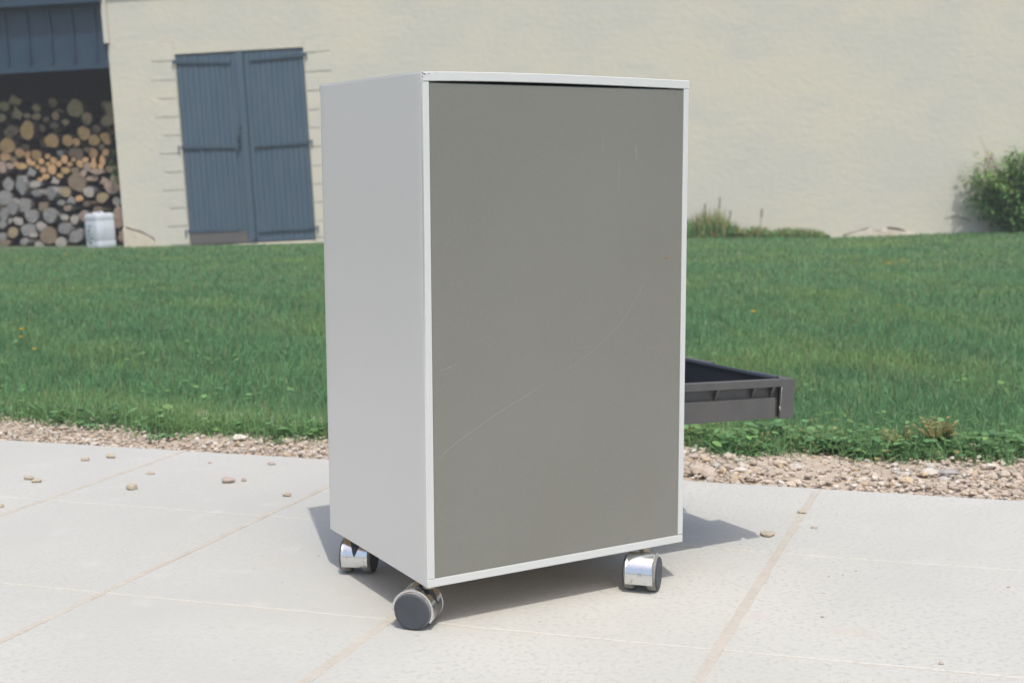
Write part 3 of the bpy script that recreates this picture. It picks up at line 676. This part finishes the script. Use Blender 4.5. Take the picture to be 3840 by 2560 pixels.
# base patches and cracks
def patch(pts, y=-.016, name='base_patch', m=M_base):
    mb = MB(); n_ = len(pts); mb.add([(x, y, z) for x, z in pts]+[(x, .03, z) for x, z in pts], [tuple(range(n_))]+[(n_+k, n_+(k+1) % n_, (k+1) % n_, k) for k in range(n_)]); bb(name, m, mb, barn, .004)
patch([(XC-.006, -.2), (-3.70, -.2), (-3.702, .150), (-3.76, .19), (-3.84, .238), (-3.93, .262), (XC-.006, .285)], -.018)
patch([(3.30, -.5), (4.05, -.5), (4.0, -.132), (3.93, -.115), (3.86, -.10), (3.80, -.085), (3.70, -.085), (3.67, -.10), (3.55, -.063), (3.45, -.085), (3.33, -.118)], -.020)
def crack(pts, r=.006):
    mb = MB(); mb.tube([(x, -.010, z) for x, z in pts], [r*(.5+random.random()) for _ in pts], 6); bb('crack', M_dark, mb)
crack([(-3.99, .30), (-3.93, .275), (-3.84, .248), (-3.76, .205), (-3.70, .158)], .009); crack([(3.31, -.115), (3.45, -.078), (3.53, -.062), (3.56, -.045)], .008)
crack([(3.57, -.075), (3.66, -.088), (3.74, -.095)], .008); crack([(3.74, -.055), (3.84, -.072), (3.92, -.10)], .007); crack([(4.3, .02), (4.42, .03), (4.55, -.03)], .003)
# doors
def leafdoor(x0, x1, label, worn=False):
    e = MB(); n_ = int(round((x1-x0)/.055)); w_ = (x1-x0)/n_
    for k in range(n_):
        a0, a1 = x0+k*w_+.0010, x0+(k+1)*w_-.0010; yy = .012+random.uniform(-.0015, .0015)
        zb = dz0+.012 if not worn else dz0+.135
        e.add([(a0, yy+.004, zb), (a0+.004, yy, zb), (a1-.004, yy, zb), (a1, yy+.004, zb), (a0, yy+.004, dz1-.008), (a0+.004, yy, dz1-.008), (a1-.004, yy, dz1-.008), (a1, yy+.004, dz1-.008)],
              [(0, 1, 5, 4), (1, 2, 6, 5), (2, 3, 7, 6)])
    e.box((x0, .022, dz0+.01), (x1, .05, dz1-.006), 0)
    o = bb('door_leaf', M_blue, e); tag(o, label); return o
xm = -2.665
dl = leafdoor(dx0+.006, xm-.048, 'left leaf of the blue door with a bare board at its foot', True); drr = leafdoor(xm+.032, dx1-.006, 'right leaf of the blue door, painted to its foot')
def sub(name, m, mb, parent, bevel=0): o = mb.build(name, m, None, bevel); o.parent = parent; return o
k_ = MB(); k_.box((dx0+.010, .0, dz0+.012), (xm-.05, .02, dz0+.130)); sub('bare_board', M_oldwood, k_, dl, .002)
k_ = MB(); k_.box((xm-.046, -.012, dz0+.01), (xm+.030, .03, dz1-.012)); k_.box((xm-.030, -.016, dz0+.012), (xm+.014, -.0122, dz1-.014)); sub('cover_strip', M_blue, k_, drr, .003)
def strap(x0, z0, x1, z1, par, side):
    k = MB(); dx, dz_ = x1-x0, z1-z0; l = math.hypot(dx, dz_); n0, n1 = -dz_/l*.016, dx/l*.016
    xs = [(x0+n0*1.0, z0+n1*1.0), (x1+n0*.55, z1+n1*.55), (x1-n0*.55, z1-n1*.55), (x0-n0, z0-n1)]
    k.add([(x, -.006, z) for x, z in xs]+[(x, .012, z) for x, z in xs], [(3, 2, 1, 0), (4, 5, 6, 7)]+[(a, (a+1) % 4, 4+(a+1) % 4, 4+a) for a in range(4)])
    k.tube([(x0, -.010, z0-.024), (x0, -.010, z0+.020)], .009, 8)
    k.tube([(x0, -.016, z0-.026), (x0, -.016, z0-.058)], .007, 6)
    sub('hinge_strap', M_iron, k, par)
strap(-3.352, 1.940, -2.77, 1.905, dl, -1); strap(-1.985, 1.940, -2.57, 1.915, drr, 1)
strap(-3.362, 1.083, -2.76, 1.056, dl, -1); strap(-1.985, 1.072, -2.58, 1.050, drr, 1)
strap(-3.362, .225, -2.80, .212, dl, -1); strap(-1.985, .205, -2.60, .190, drr, 1)
k_ = MB(); k_.tube([(-2.756, -.004, 1.055), (-2.752, -.022, 1.03), (-2.770, -.020, 1.00)], .007, 6); k_.box((-2.775, -.010, 1.04), (-2.735, .012, 1.075)); sub('latch', M_iron, k_, dl)
k_ = MB(); k_.tube([(-2.718, -.014, 1.19), (-2.722, -.045, 1.175), (-2.725, -.045, 1.12), (-2.728, -.014, 1.105)], .009, 8, 0); k_.box((-2.738, -.018, 1.10), (-2.708, -.0125, 1.14), 1); k_.tube([(-2.715, -.013, 1.23), (-2.70, -.02, 1.25), (-2.715, -.02, 1.27)], .006, 6); sub('handle', [M_black, M_iron], k_, drr)
k_ = MB(); k_.tube([(xm+.03, -.018, dz0+.02), (xm+.03, -.018, dz0+.05)], .014, 8); sub('floor_bolt', M_black, k_, drr)

# woodshed: blue sheet cladding above the opening, dark inside
cl = MB(); cz0, cz1 = 1.925, 2.60
cl.box((-9, -.006, cz0), (XC-.004, .05, 3.4)); cl.box((-9, -.030, cz0-.012), (XC-.006, -.0062, cz0+.055)); clad = bb('cladding', M_blue2, cl, barn, .003)
cl = MB(); cl.box((XC-.020, -.050, 2.16), (XC+.028, -.0065, 3.4)); bb('corner_trim', M_plaster, cl, barn, .003)
for k in range(9):
    x = blc(90*.612, 150)[0]-.225+.225*0+(k-7+3)*-.0 if False else -4.15-.2333*k+.02
    r_ = MB(); r_.box((x-.012, -.036, cz0+.056), (x+.010, -.0063, 2.52)); r_.tube([(x, -.036, cz0+.062), (x, -.036, cz0+.092)], .011, 8)
    o = sub('rib', M_blue2, r_, clad, .002)
ev = MB(); ev.box((-9, -.145, 2.560), (XC-.004, -.0065, 2.66)); ev.box((-9, -.140, 2.555), (XC-.010, -.0068, 2.5598)); ev.box((XC+.032, -.03, 2.62), (1.2, -.014, 2.68)); bb('fascia', M_blue2, ev, barn, .003)
sh = MB(); sh.box((-9, .06, 3.2), (XC-.01, 4, 3.35)); sh.box((-9, 3.9, -1), (XC-.01, 4, 3.19)); sh.box((-9.1, .0, -1), (-9.0, 4, 3.3)); sh.box((-9, .055, cz0+.02), (XC-.01, .12, cz0+.20)); bb('shed_interior', M_inside, sh)
sh = MB(); sh.box((-9, .02, -.6), (XC-.01, 3.9, .06)); bb('shed_floor', M_soil, sh)

# ------------------------------------------------------------------ firewood
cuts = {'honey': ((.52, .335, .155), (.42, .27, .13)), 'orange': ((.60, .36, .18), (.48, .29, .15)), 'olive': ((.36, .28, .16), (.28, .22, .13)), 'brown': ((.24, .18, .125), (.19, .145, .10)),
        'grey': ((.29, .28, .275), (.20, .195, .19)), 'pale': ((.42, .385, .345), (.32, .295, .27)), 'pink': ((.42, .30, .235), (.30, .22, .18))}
MC = {}
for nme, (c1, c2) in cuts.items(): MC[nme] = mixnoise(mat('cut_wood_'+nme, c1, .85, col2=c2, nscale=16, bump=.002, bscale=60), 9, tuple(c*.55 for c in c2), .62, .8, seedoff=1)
MBK = {'honey': mat('bark_brown', (.16, .115, .075), .95, col2=(.09, .07, .05), nscale=20, bump=.01, bscale=25), 'grey': mat('bark_grey', (.24, .225, .21), .95, col2=(.14, .13, .12), nscale=16, bump=.01, bscale=25)}
YF = .40
def make_log(zx, zy, rx, ry, kind, y=None, tilt=(0, 0), shape='round', L=.42):
    px, py = zx*.4082, 300+zy*.4082
    yy = (YF if y is None else y); x, z = blc(px, py, yy); sc = .4082*.00268*1.10
    r = random.Random(int(zx*13+zy)); n_ = 14; ring = []
    ph = r.uniform(0, 6)
    for k in range(n_):
        a = 2*math.pi*k/n_
        if shape == 'wedge': rr_ = [1, .62, .55, .62, 1.0, .62, .55, .6, 1.0, .62, .55, .62, .9, .8][k]
        elif shape == 'half': rr_ = 1 if math.sin(a+ph) > -.15 else .55
        else: rr_ = 1+.07*math.sin(2*a+ph)+.05*math.sin(3*a+ph*2)+r.uniform(-.06, .06)
        ring.append((math.cos(a)*rx*sc*rr_, math.sin(a)*ry*sc*rr_))
    T_ = Matrix.Translation((x, yy, z)) @ Matrix.Rotation(tilt[0], 4, 'Z') @ Matrix.Rotation(tilt[1], 4, 'X')
    e = bpy.data.objects.new('log', None); 
    bk = MB(); vs = []
    segs = [0, .008, .12, .28, L]
    for si, s_ in enumerate(segs):
        f = [.97, 1, 1.0, .97, .95][si]; ox, oz = r.uniform(-.006, .006)*si*.5, r.uniform(-.006, .006)*si*.5
        for (a, b) in ring: vs.append((a*f+ox, s_, b*f+oz))
    bk.add(vs, [(i*n_+k, (i)*n_+(k+1) % n_, (i+1)*n_+(k+1) % n_, (i+1)*n_+k) for i in range(4) for k in range(n_)], 0, True); bk.add(vs[-n_:], [tuple(range(n_))])
    o = bk.build('log', MBK['grey' if kind in ('grey', 'pale', 'pink') else 'honey']); o.matrix_world = BM @ T_
    ct = MB(); inner = [(a*.95, -.0015+r.uniform(-.002, 0), b*.95) for a, b in ring]; ct.add(inner+[(0, -.002, 0)]+[(a*.965, .003, b*.965) for a, b in ring], [(k, (k+1) % n_, n_) for k in range(n_)]+[(n_+1+k, n_+1+(k+1) % n_, (k+1) % n_, k) for k in range(n_)])
    c_ = ct.build('cut_face', MC[kind]); c_.parent = o
    return o
G = {}
def lg(band, *a, **k):
    o = make_log(*a, **k); G.setdefault(band, []).append((a[0], a[1], o)); return o
# dim logs high in the stack
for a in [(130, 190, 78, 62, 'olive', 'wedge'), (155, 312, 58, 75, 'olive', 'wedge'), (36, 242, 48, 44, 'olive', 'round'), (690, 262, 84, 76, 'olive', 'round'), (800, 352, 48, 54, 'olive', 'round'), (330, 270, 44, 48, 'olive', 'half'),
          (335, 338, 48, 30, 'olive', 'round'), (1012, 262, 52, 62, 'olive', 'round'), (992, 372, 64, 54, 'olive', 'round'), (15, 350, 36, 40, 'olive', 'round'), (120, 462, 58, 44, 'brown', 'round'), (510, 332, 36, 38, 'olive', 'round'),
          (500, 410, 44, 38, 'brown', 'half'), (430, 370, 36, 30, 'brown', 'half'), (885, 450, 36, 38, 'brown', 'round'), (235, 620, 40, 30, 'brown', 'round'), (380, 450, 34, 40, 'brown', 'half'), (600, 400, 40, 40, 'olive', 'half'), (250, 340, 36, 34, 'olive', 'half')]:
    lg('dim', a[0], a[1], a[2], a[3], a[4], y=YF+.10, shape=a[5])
for a in [(250, 465, 68, 84), (65, 607, 72, 76), (475, 560, 62, 66), (770, 490, 62, 60), (865, 553, 52, 54), (622, 556, 48, 56), (330, 690, 52, 50), (180, 670, 46, 42), (855, 670, 42, 48), (700, 680, 70, 60), (968, 530, 44, 48)]:
    lg('honey', a[0], a[1], a[2], a[3], 'brown' if a[0] in (700,) else ('orange' if a[0] in (180, 855) else 'honey'), tilt=(random.uniform(-.15, .15), 0))
for a in [(702, 572, 38, 36, 'orange'), (252, 690, 32, 34, 'orange'), (438, 700, 24, 24, 'orange'), (552, 674, 32, 28, 'grey'), (592, 730, 34, 36, 'orange'), (490, 742, 34, 32, 'orange'), (540, 772, 26, 26, 'orange'), (785, 735, 28, 26, 'orange'),
          (735, 772, 32, 36, 'honey'), (860, 780, 30, 34, 'orange'), (940, 742, 28, 46, 'orange'), (925, 795, 24, 28, 'orange'), (970, 662, 32, 32, 'orange'), (985, 565, 34, 30, 'honey'), (932, 616, 26, 28, 'brown'), (380, 748, 28, 26, 'orange'), (305, 768, 24, 22, 'orange'),
          (268, 752, 28, 30, 'orange'), (200, 795, 48, 30, 'honey'), (150, 775, 30, 26, 'honey'), (95, 790, 34, 30, 'pink'), (50, 705, 52, 34, 'orange'), (125, 728, 32, 26, 'brown'), (478, 822, 40, 42, 'orange'), (395, 828, 34, 28, 'orange'), (420, 888, 36, 28, 'orange'),
          (370, 915, 24, 22, 'orange'), (600, 832, 50, 28, 'honey'), (690, 832, 38, 28, 'brown'), (800, 800, 36, 42, 'pink'), (640, 775, 26, 22, 'honey'), (675, 735, 22, 18, 'honey'), (860, 738, 20, 20, 'orange'), (345, 800, 26, 20, 'honey'), (550, 880, 34, 24, 'honey'), (440, 775, 24, 20, 'honey'), (800, 640, 30, 24, 'brown')]:
    lg('small', *a, y=YF-.03, tilt=(random.uniform(-.3, .3), 0), L=.38)
for a in [(75, 940, 50, 82, 'grey', 'half', .3), (180, 975, 78, 90, 'grey', 'half', -.3), (285, 850, 48, 54, 'grey', 'wedge', .2), (322, 960, 50, 34, 'pale', 'round', 0), (505, 928, 44, 44, 'pale', 'wedge', .4), (712, 940, 86, 88, 'brown', 'round', 0), (815, 1030, 48, 50, 'pale', 'round', 0),
          (330, 1050, 76, 40, 'grey', 'half', .5), (465, 1062, 84, 78, 'grey', 'half', .5), (215, 1152, 66, 66, 'grey', 'round', 0), (108, 1165, 68, 72, 'grey', 'round', .3), (40, 1085, 64, 66, 'grey', 'round', .2), (385, 1150, 58, 52, 'brown', 'half', 0), (455, 1248, 72, 64, 'grey', 'round', .2),
          (290, 1252, 63, 60, 'grey', 'round', 0), (272, 1376, 76, 60, 'grey', 'round', .2), (180, 1290, 52, 44, 'pale', 'half', .4), (20, 1240, 60, 64, 'grey', 'half', .2), (448, 1432, 82, 74, 'brown', 'round', .2), (402, 1345, 62, 50, 'pale', 'half', .6), (630, 1180, 52, 34, 'pink', 'half', .3),
          (585, 1268, 48, 34, 'pale', 'half', 0), (684, 1282, 38, 44, 'pale', 'round', 0), (590, 1365, 68, 56, 'grey', 'round', .3), (680, 1425, 88, 70, 'grey', 'half', 0), (742, 1092, 48, 32, 'orange', 'half', .4), (890, 850, 80, 34, 'pink', 'half', .5), (865, 910, 70, 32, 'pink', 'half', -.5),
          (1030, 985, 70, 58, 'pink', 'round', .2), (1062, 905, 46, 48, 'pink', 'half', .3), (1075, 1116, 42, 38, 'pale', 'round', 0), (1092, 1265, 58, 104, 'pink', 'round', 0), (890, 1190, 70, 48, 'brown', 'half', .3), (765, 1235, 62, 62, 'pink', 'half', .4), (655, 1105, 52, 50, 'grey', 'wedge', .3),
          (790, 1130, 62, 30, 'brown', 'half', .6), (120, 1402, 46, 52, 'olive', 'round', 0), (215, 1478, 76, 40, 'pale', 'half', .6), (365, 1508, 46, 30, 'pale', 'round', 0), (560, 1490, 52, 46, 'pale', 'round', 0), (1112, 1450, 52, 62, 'pink', 'half', 0), (20, 1340, 44, 46, 'grey', 'half', 0), (95, 1300, 34, 28, 'pale', 'half', .5),
          (320, 1430, 50, 30, 'pale', 'half', .7), (15, 820, 42, 70, 'pink', 'half', 0), (960, 930, 56, 44, 'pink', 'wedge', .2), (1000, 830, 44, 40, 'brown', 'half', .4), (760, 850, 34, 42, 'pink', 'half', .2), (860, 1290, 50, 50, 'brown', 'round', 0), (560, 1120, 40, 34, 'grey', 'half', 0), (20, 1440, 40, 40, 'grey', 'round', 0), (45, 1500, 50, 30, 'brown', 'round', 0), (940, 1080, 56, 46, 'olive', 'round', 0), (600, 1030, 50, 46, 'olive', 'round', 0)]:
    lg('grey', a[0], a[1], a[2], a[3], a[4], y=YF-(.10 if a[1] > 1000 else .06)-.02*random.random(), shape=a[5], tilt=(a[6]*random.choice((-1, 1)), 0))
ORD = ['first', 'second', 'third', 'fourth', 'fifth', 'sixth', 'seventh', 'eighth', 'ninth', 'tenth', 'eleventh', 'twelfth', 'thirteenth', 'fourteenth', 'fifteenth', 'sixteenth', 'seventeenth', 'eighteenth', 'nineteenth', 'twentieth']
DESC = {'dim': ('dim log in the shaded woodpile top', 3), 'honey': ('large honey-coloured log end in the sunlit woodpile', 1),
        'small': ('small sunlit orange log in mid woodpile', 4), 'grey': ('weathered log in the lower woodpile', 5)}
for band, L_ in G.items():
    txt, rows = DESC[band]; L_.sort(key=lambda t: t[1]); per = math.ceil(len(L_)/rows)
    for r_ in range(rows):
        row = sorted(L_[r_*per:(r_+1)*per])
        for k, (x_, y_, o) in enumerate(row):
            rn = '' if rows == 1 else ', '+['top', 'second', 'third', 'fourth', 'fifth'][r_]+' row'
            tag(o, '%s%s, %s from left' % (txt, rn, ORD[k]), 'log', 'firewood logs stacked in the woodshed')
# logs further back that close the gaps
rb = random.Random(9)
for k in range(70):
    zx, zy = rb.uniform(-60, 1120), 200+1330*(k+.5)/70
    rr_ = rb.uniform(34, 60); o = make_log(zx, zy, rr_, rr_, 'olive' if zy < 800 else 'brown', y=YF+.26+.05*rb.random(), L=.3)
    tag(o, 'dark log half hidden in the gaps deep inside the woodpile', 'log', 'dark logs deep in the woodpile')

# ivy sprig hanging by the corner of the shed
iv = empty('climbing_sprig', M=BM @ Matrix.Translation((-4.10, .25, .75))); a1 = MB(); a2 = MB(); rq = random.Random(4)
for k in range(5):
    pts = [Vector((rq.uniform(-.03, .05), 0, 0))]
    for s_ in range(6): pts.append(pts[-1]+Vector((rq.uniform(-.03, .03), rq.uniform(-.02, .02), rq.uniform(.03, .07))))
    a2.tube(pts, .003, 5)
    for p in pts:
        for _ in range(5): leaf(a1, p+Vector((rq.uniform(-.03, .03), -.02, rq.uniform(-.03, .03))), (rq.uniform(-1, 1), -.5, rq.uniform(-.6, .6)), .035, .03)
o = a1.build('foliage', M_weed); o.parent = iv; o = a2.build('stem', M_weed); o.parent = iv
tag(iv, 'small green climbing sprig among the logs beside the barn corner', 'plant')

# ------------------------------------------------------------------ white canister
cx, cz = blc(372, 926, -.12); can = empty('canister', M=BM @ Matrix.Translation((cx, -.05, cz-.01)) @ Matrix.Rotation(-.62, 4, 'Z'))
def rrect(w, d, r, n=6):
    pts = []
    for (sx, sy, a0) in ((1, 1, 0), (-1, 1, 90), (-1, -1, 180), (1, -1, 270)):
        for k in range(n+1): a = math.radians(a0+90*k/n); pts.append((sx*(w-r)+r*math.cos(a), sy*(d-r)+r*math.sin(a)))
    return pts
cb = MB(); prof = [(0, .93), (.006, .985), (.02, 1), (.06, 1), (.065, .985), (.075, .985), (.08, 1), (.27, 1), (.275, .985), (.285, .985), (.29, 1), (.325, .99), (.343, .94), (.352, .85)]
rings = []; wC, dC = .128, .112
for z, f in prof: rings.append([(x*f, y*f, z) for x, y in rrect(wC, dC, .045)])
m = len(rings[0]); cb.add([p for r in rings for p in r], [(i*m+k, i*m+(k+1) % m, (i+1)*m+(k+1) % m, (i+1)*m+k) for i in range(len(rings)-1) for k in range(m)], 0, True); cb.add(rings[-1], [tuple(range(m))])
# worn printed characters, down the left of the front
pr_ = random.Random(2)
for row in range(5):
    z0 = .24-row*.042
    for st in range(6):
        x0 = -.095+pr_.uniform(0, .10); 
        if pr_.random() < .5: cb.box((x0, -dC-.0012, z0-.03+pr_.uniform(0, .02)), (x0+.03, -dC+.003, z0-.022+pr_.uniform(0, .02)), 1)
        else: cb.box((x0, -dC-.0016, z0-.032), (x0+.007, -dC+.003, z0-.004), 1)
cb.build('body', [M_white, M_print], can).matrix_world = can.matrix_world
k = MB(); k.tube([(-.062, 0, .345), (-.062, 0, .366)], .026, 16); o = k.build('cap', M_white, can); o.matrix_world = can.matrix_world
k = MB(); k.tube([(-.02, 0, .345), (-.01, 0, .358), (.03, 0, .362), (.07, 0, .356), (.085, 0, .335)], .012, 10); o = k.build('handle', M_white, can); o.matrix_world = can.matrix_world
tag(can, 'white plastic canister with worn dark print, on the grass before the woodpile', 'canister')

# ------------------------------------------------------------------ shrub at the right
sx, sz = 4.91, -.19; shb = empty('shrub', M=BM @ Matrix.Translation((sx, -.26, sz)))
fo = MB(); br = MB(); rq = random.Random(31)
for k in range(95):
    az = rq.uniform(0, 6.28); sp_ = rq.uniform(.08, .62); hg = rq.uniform(.22, .92)*(1-.25*sp_/.62)
    p0 = Vector((math.cos(az)*.05, math.sin(az)*.05, 0)); p3 = Vector((math.cos(az)*sp_*.86, math.sin(az)*sp_*.40, hg)); p1 = p0.lerp(p3, .35)+Vector((0, 0, .12)); p2 = p0.lerp(p3, .7)+Vector((0, 0, .10))
    br.tube([p0, p1, p2, p3], [.009, .006, .004, .002], 6)
    for s_ in range(78):
        t_ = rq.uniform(.08, 1.05); q_ = p0.lerp(p3, t_)+Vector((0, 0, .12*math.sin(min(1, t_)*3.1))); q_ += Vector((rq.gauss(0, .042), rq.gauss(0, .042), rq.gauss(0, .035)))
        if q_.z < .02: continue
        mi = 1 if q_.z > .45 and rq.random() < .45 else 0  # lighter leaves mixed into the upper part
        L = rq.uniform(.036, .064); leaf(fo, q_, (rq.uniform(-1, 1), rq.uniform(-1, .6), rq.uniform(-.5, .6)), L, L*.55, mi)
M_bush = leafy(island(mat('shrub_leaf', (.17, .33, .10), .5, spec=.35), .4, .02), .25); M_bush2 = leafy(island(mat('light_shrub_leaf', (.32, .48, .14), .5, spec=.35), .3, .02), .3)
fo.build('foliage', [M_bush, M_bush2], shb).matrix_world = shb.matrix_world; br.build('branches', M_inside, shb).matrix_world = shb.matrix_world
dt = MB()
for (dx, dz_) in ((-.30, .80), (-.25, .83), (-.28, .86)):
    dt.tube([(dx+.12, -.05, .50), (dx+.03, -.05, .68), (dx, -.04, dz_)], [.004, .003, .002], 5)
    for s_ in range(9): leaf(dt, (dx+rq.uniform(-.012, .03), -.05, dz_-rq.uniform(0, .16)), (rq.uniform(-1, 1), -.3, -1), .035, .014)
dt.tube([(-.29, -.05, .80), (-.32, -.04, .92), (-.35, -.03, .99)], [.002, .0015, .001], 5)
dt.build('dry_twig', mat('dry_brown_twig', (.17, .10, .055), .9), shb).matrix_world = shb.matrix_world
tag(shb, 'dense green shrub against the barn wall at the right edge of the lawn', 'shrub')

# ------------------------------------------------------------------ weeds at the foot of the wall
def wall_weeds():
    mb = MB(); r = random.Random(8)
    for k in range(2600):
        px = 2540+570*r.random(); 
        env = np.interp(px, [2540, 2600, 2640, 2690, 2730, 2780, 2850, 2900, 2960, 3040, 3090, 3110], [70, 95, 120, 135, 100, 48, 56, 36, 52, 44, 30, 4])
        x, z = blc(px, 892, -.15); h_ = env/362*(r.random()**.7)*.92
        yb = -r.uniform(.02, .22)
        if r.random() < .55:
            ln = r.uniform(-.3, .3); wb = .0055; p = Vector((x, yb, z-.03)); t_ = p+Vector((ln*h_, r.uniform(-.03, .03), h_+.03)); m__ = p.lerp(t_, .55)+Vector((0, 0, .01))
            mb.add([p-Vector((wb, 0, 0)), p+Vector((wb, 0, 0)), m__+Vector((wb*.8, 0, 0)), m__-Vector((wb*.8, 0, 0)), t_], [(0, 1, 2, 3), (3, 2, 4)], 0 if r.random() < .5 else 2)
        else:
            leaf(mb, (x, yb, z+h_*r.uniform(.1, .75)), (r.uniform(-1, 1), r.uniform(-1, 0), r.uniform(-.3, .8)), r.uniform(.02, .04), .02, 1 if r.random() < .5 else 0, True)
    o = bb('wall_weeds', [M_weed, M_weed2, M_yel], mb, None); o.matrix_world = BM; tag(o, 'rough green weeds growing along the foot of the barn wall right of the cabinet', 'weeds', kind='stuff')
wall_weeds()
M_seed = mat('seed_stem', (.17, .16, .09), .8)
for (px, top, lab) in [(2645, 770, 'thin seed stem standing leftmost in the wall weeds'), (2700, 742, 'tallest thin seed stem in the wall weeds'), (2740, 795, 'leaning seed stem right of the tallest one in the wall weeds'), (2858, 788, 'lone thin seed stem apart from the tall clump by the wall')]:
    x, z = blc(px-8, 892, -.12); x2, z2 = blc(px, top, -.12); e = empty('seed_stem', M=BM @ Matrix.Translation((x, -.12, z))); k = MB(); k.tube([(0, 0, 0), ((x2-x)*.4, 0, (z2-z)*.6), (x2-x, 0, z2-z)], [.004, .003, .002], 5)
    s_ = k.build('stem', M_seed, e); s_.matrix_world = e.matrix_world
    k = MB()
    for q_ in range(12): t_ = .7+.3*q_/12; leaf(k, ((x2-x)*t_, 0, (z2-z)*t_), (random.uniform(-.6, .6), -.2, 1), .035, .012)
    s_ = k.build('seed_head', M_seed, e); s_.matrix_world = e.matrix_world; tag(e, lab, 'grass stem', 'seed stems in the wall weeds')

# ------------------------------------------------------------------ haze volume added to lift the dark tones, standing in for lens veil
hz = MB(); hz.box((-16, -6, -2.3), (22, 24, 5.2)); M_hz = bpy.data.materials.new('haze'); M_hz.use_nodes = True; t_ = M_hz.node_tree
t_.nodes.remove(t_.nodes['Principled BSDF']); pv_ = t_.nodes.new('ShaderNodeVolumePrincipled'); pv_.inputs['Color'].default_value = (.95, .96, .98, 1); pv_.inputs['Density'].default_value = .0062; pv_.inputs['Anisotropy'].default_value = .2
t_.links.new(pv_.outputs[0], t_.nodes['Material Output'].inputs['Volume'])
tag(hz.build('haze', M_hz), 'thin haze volume added over the garden to lift the dark tones', 'haze', kind='stuff')
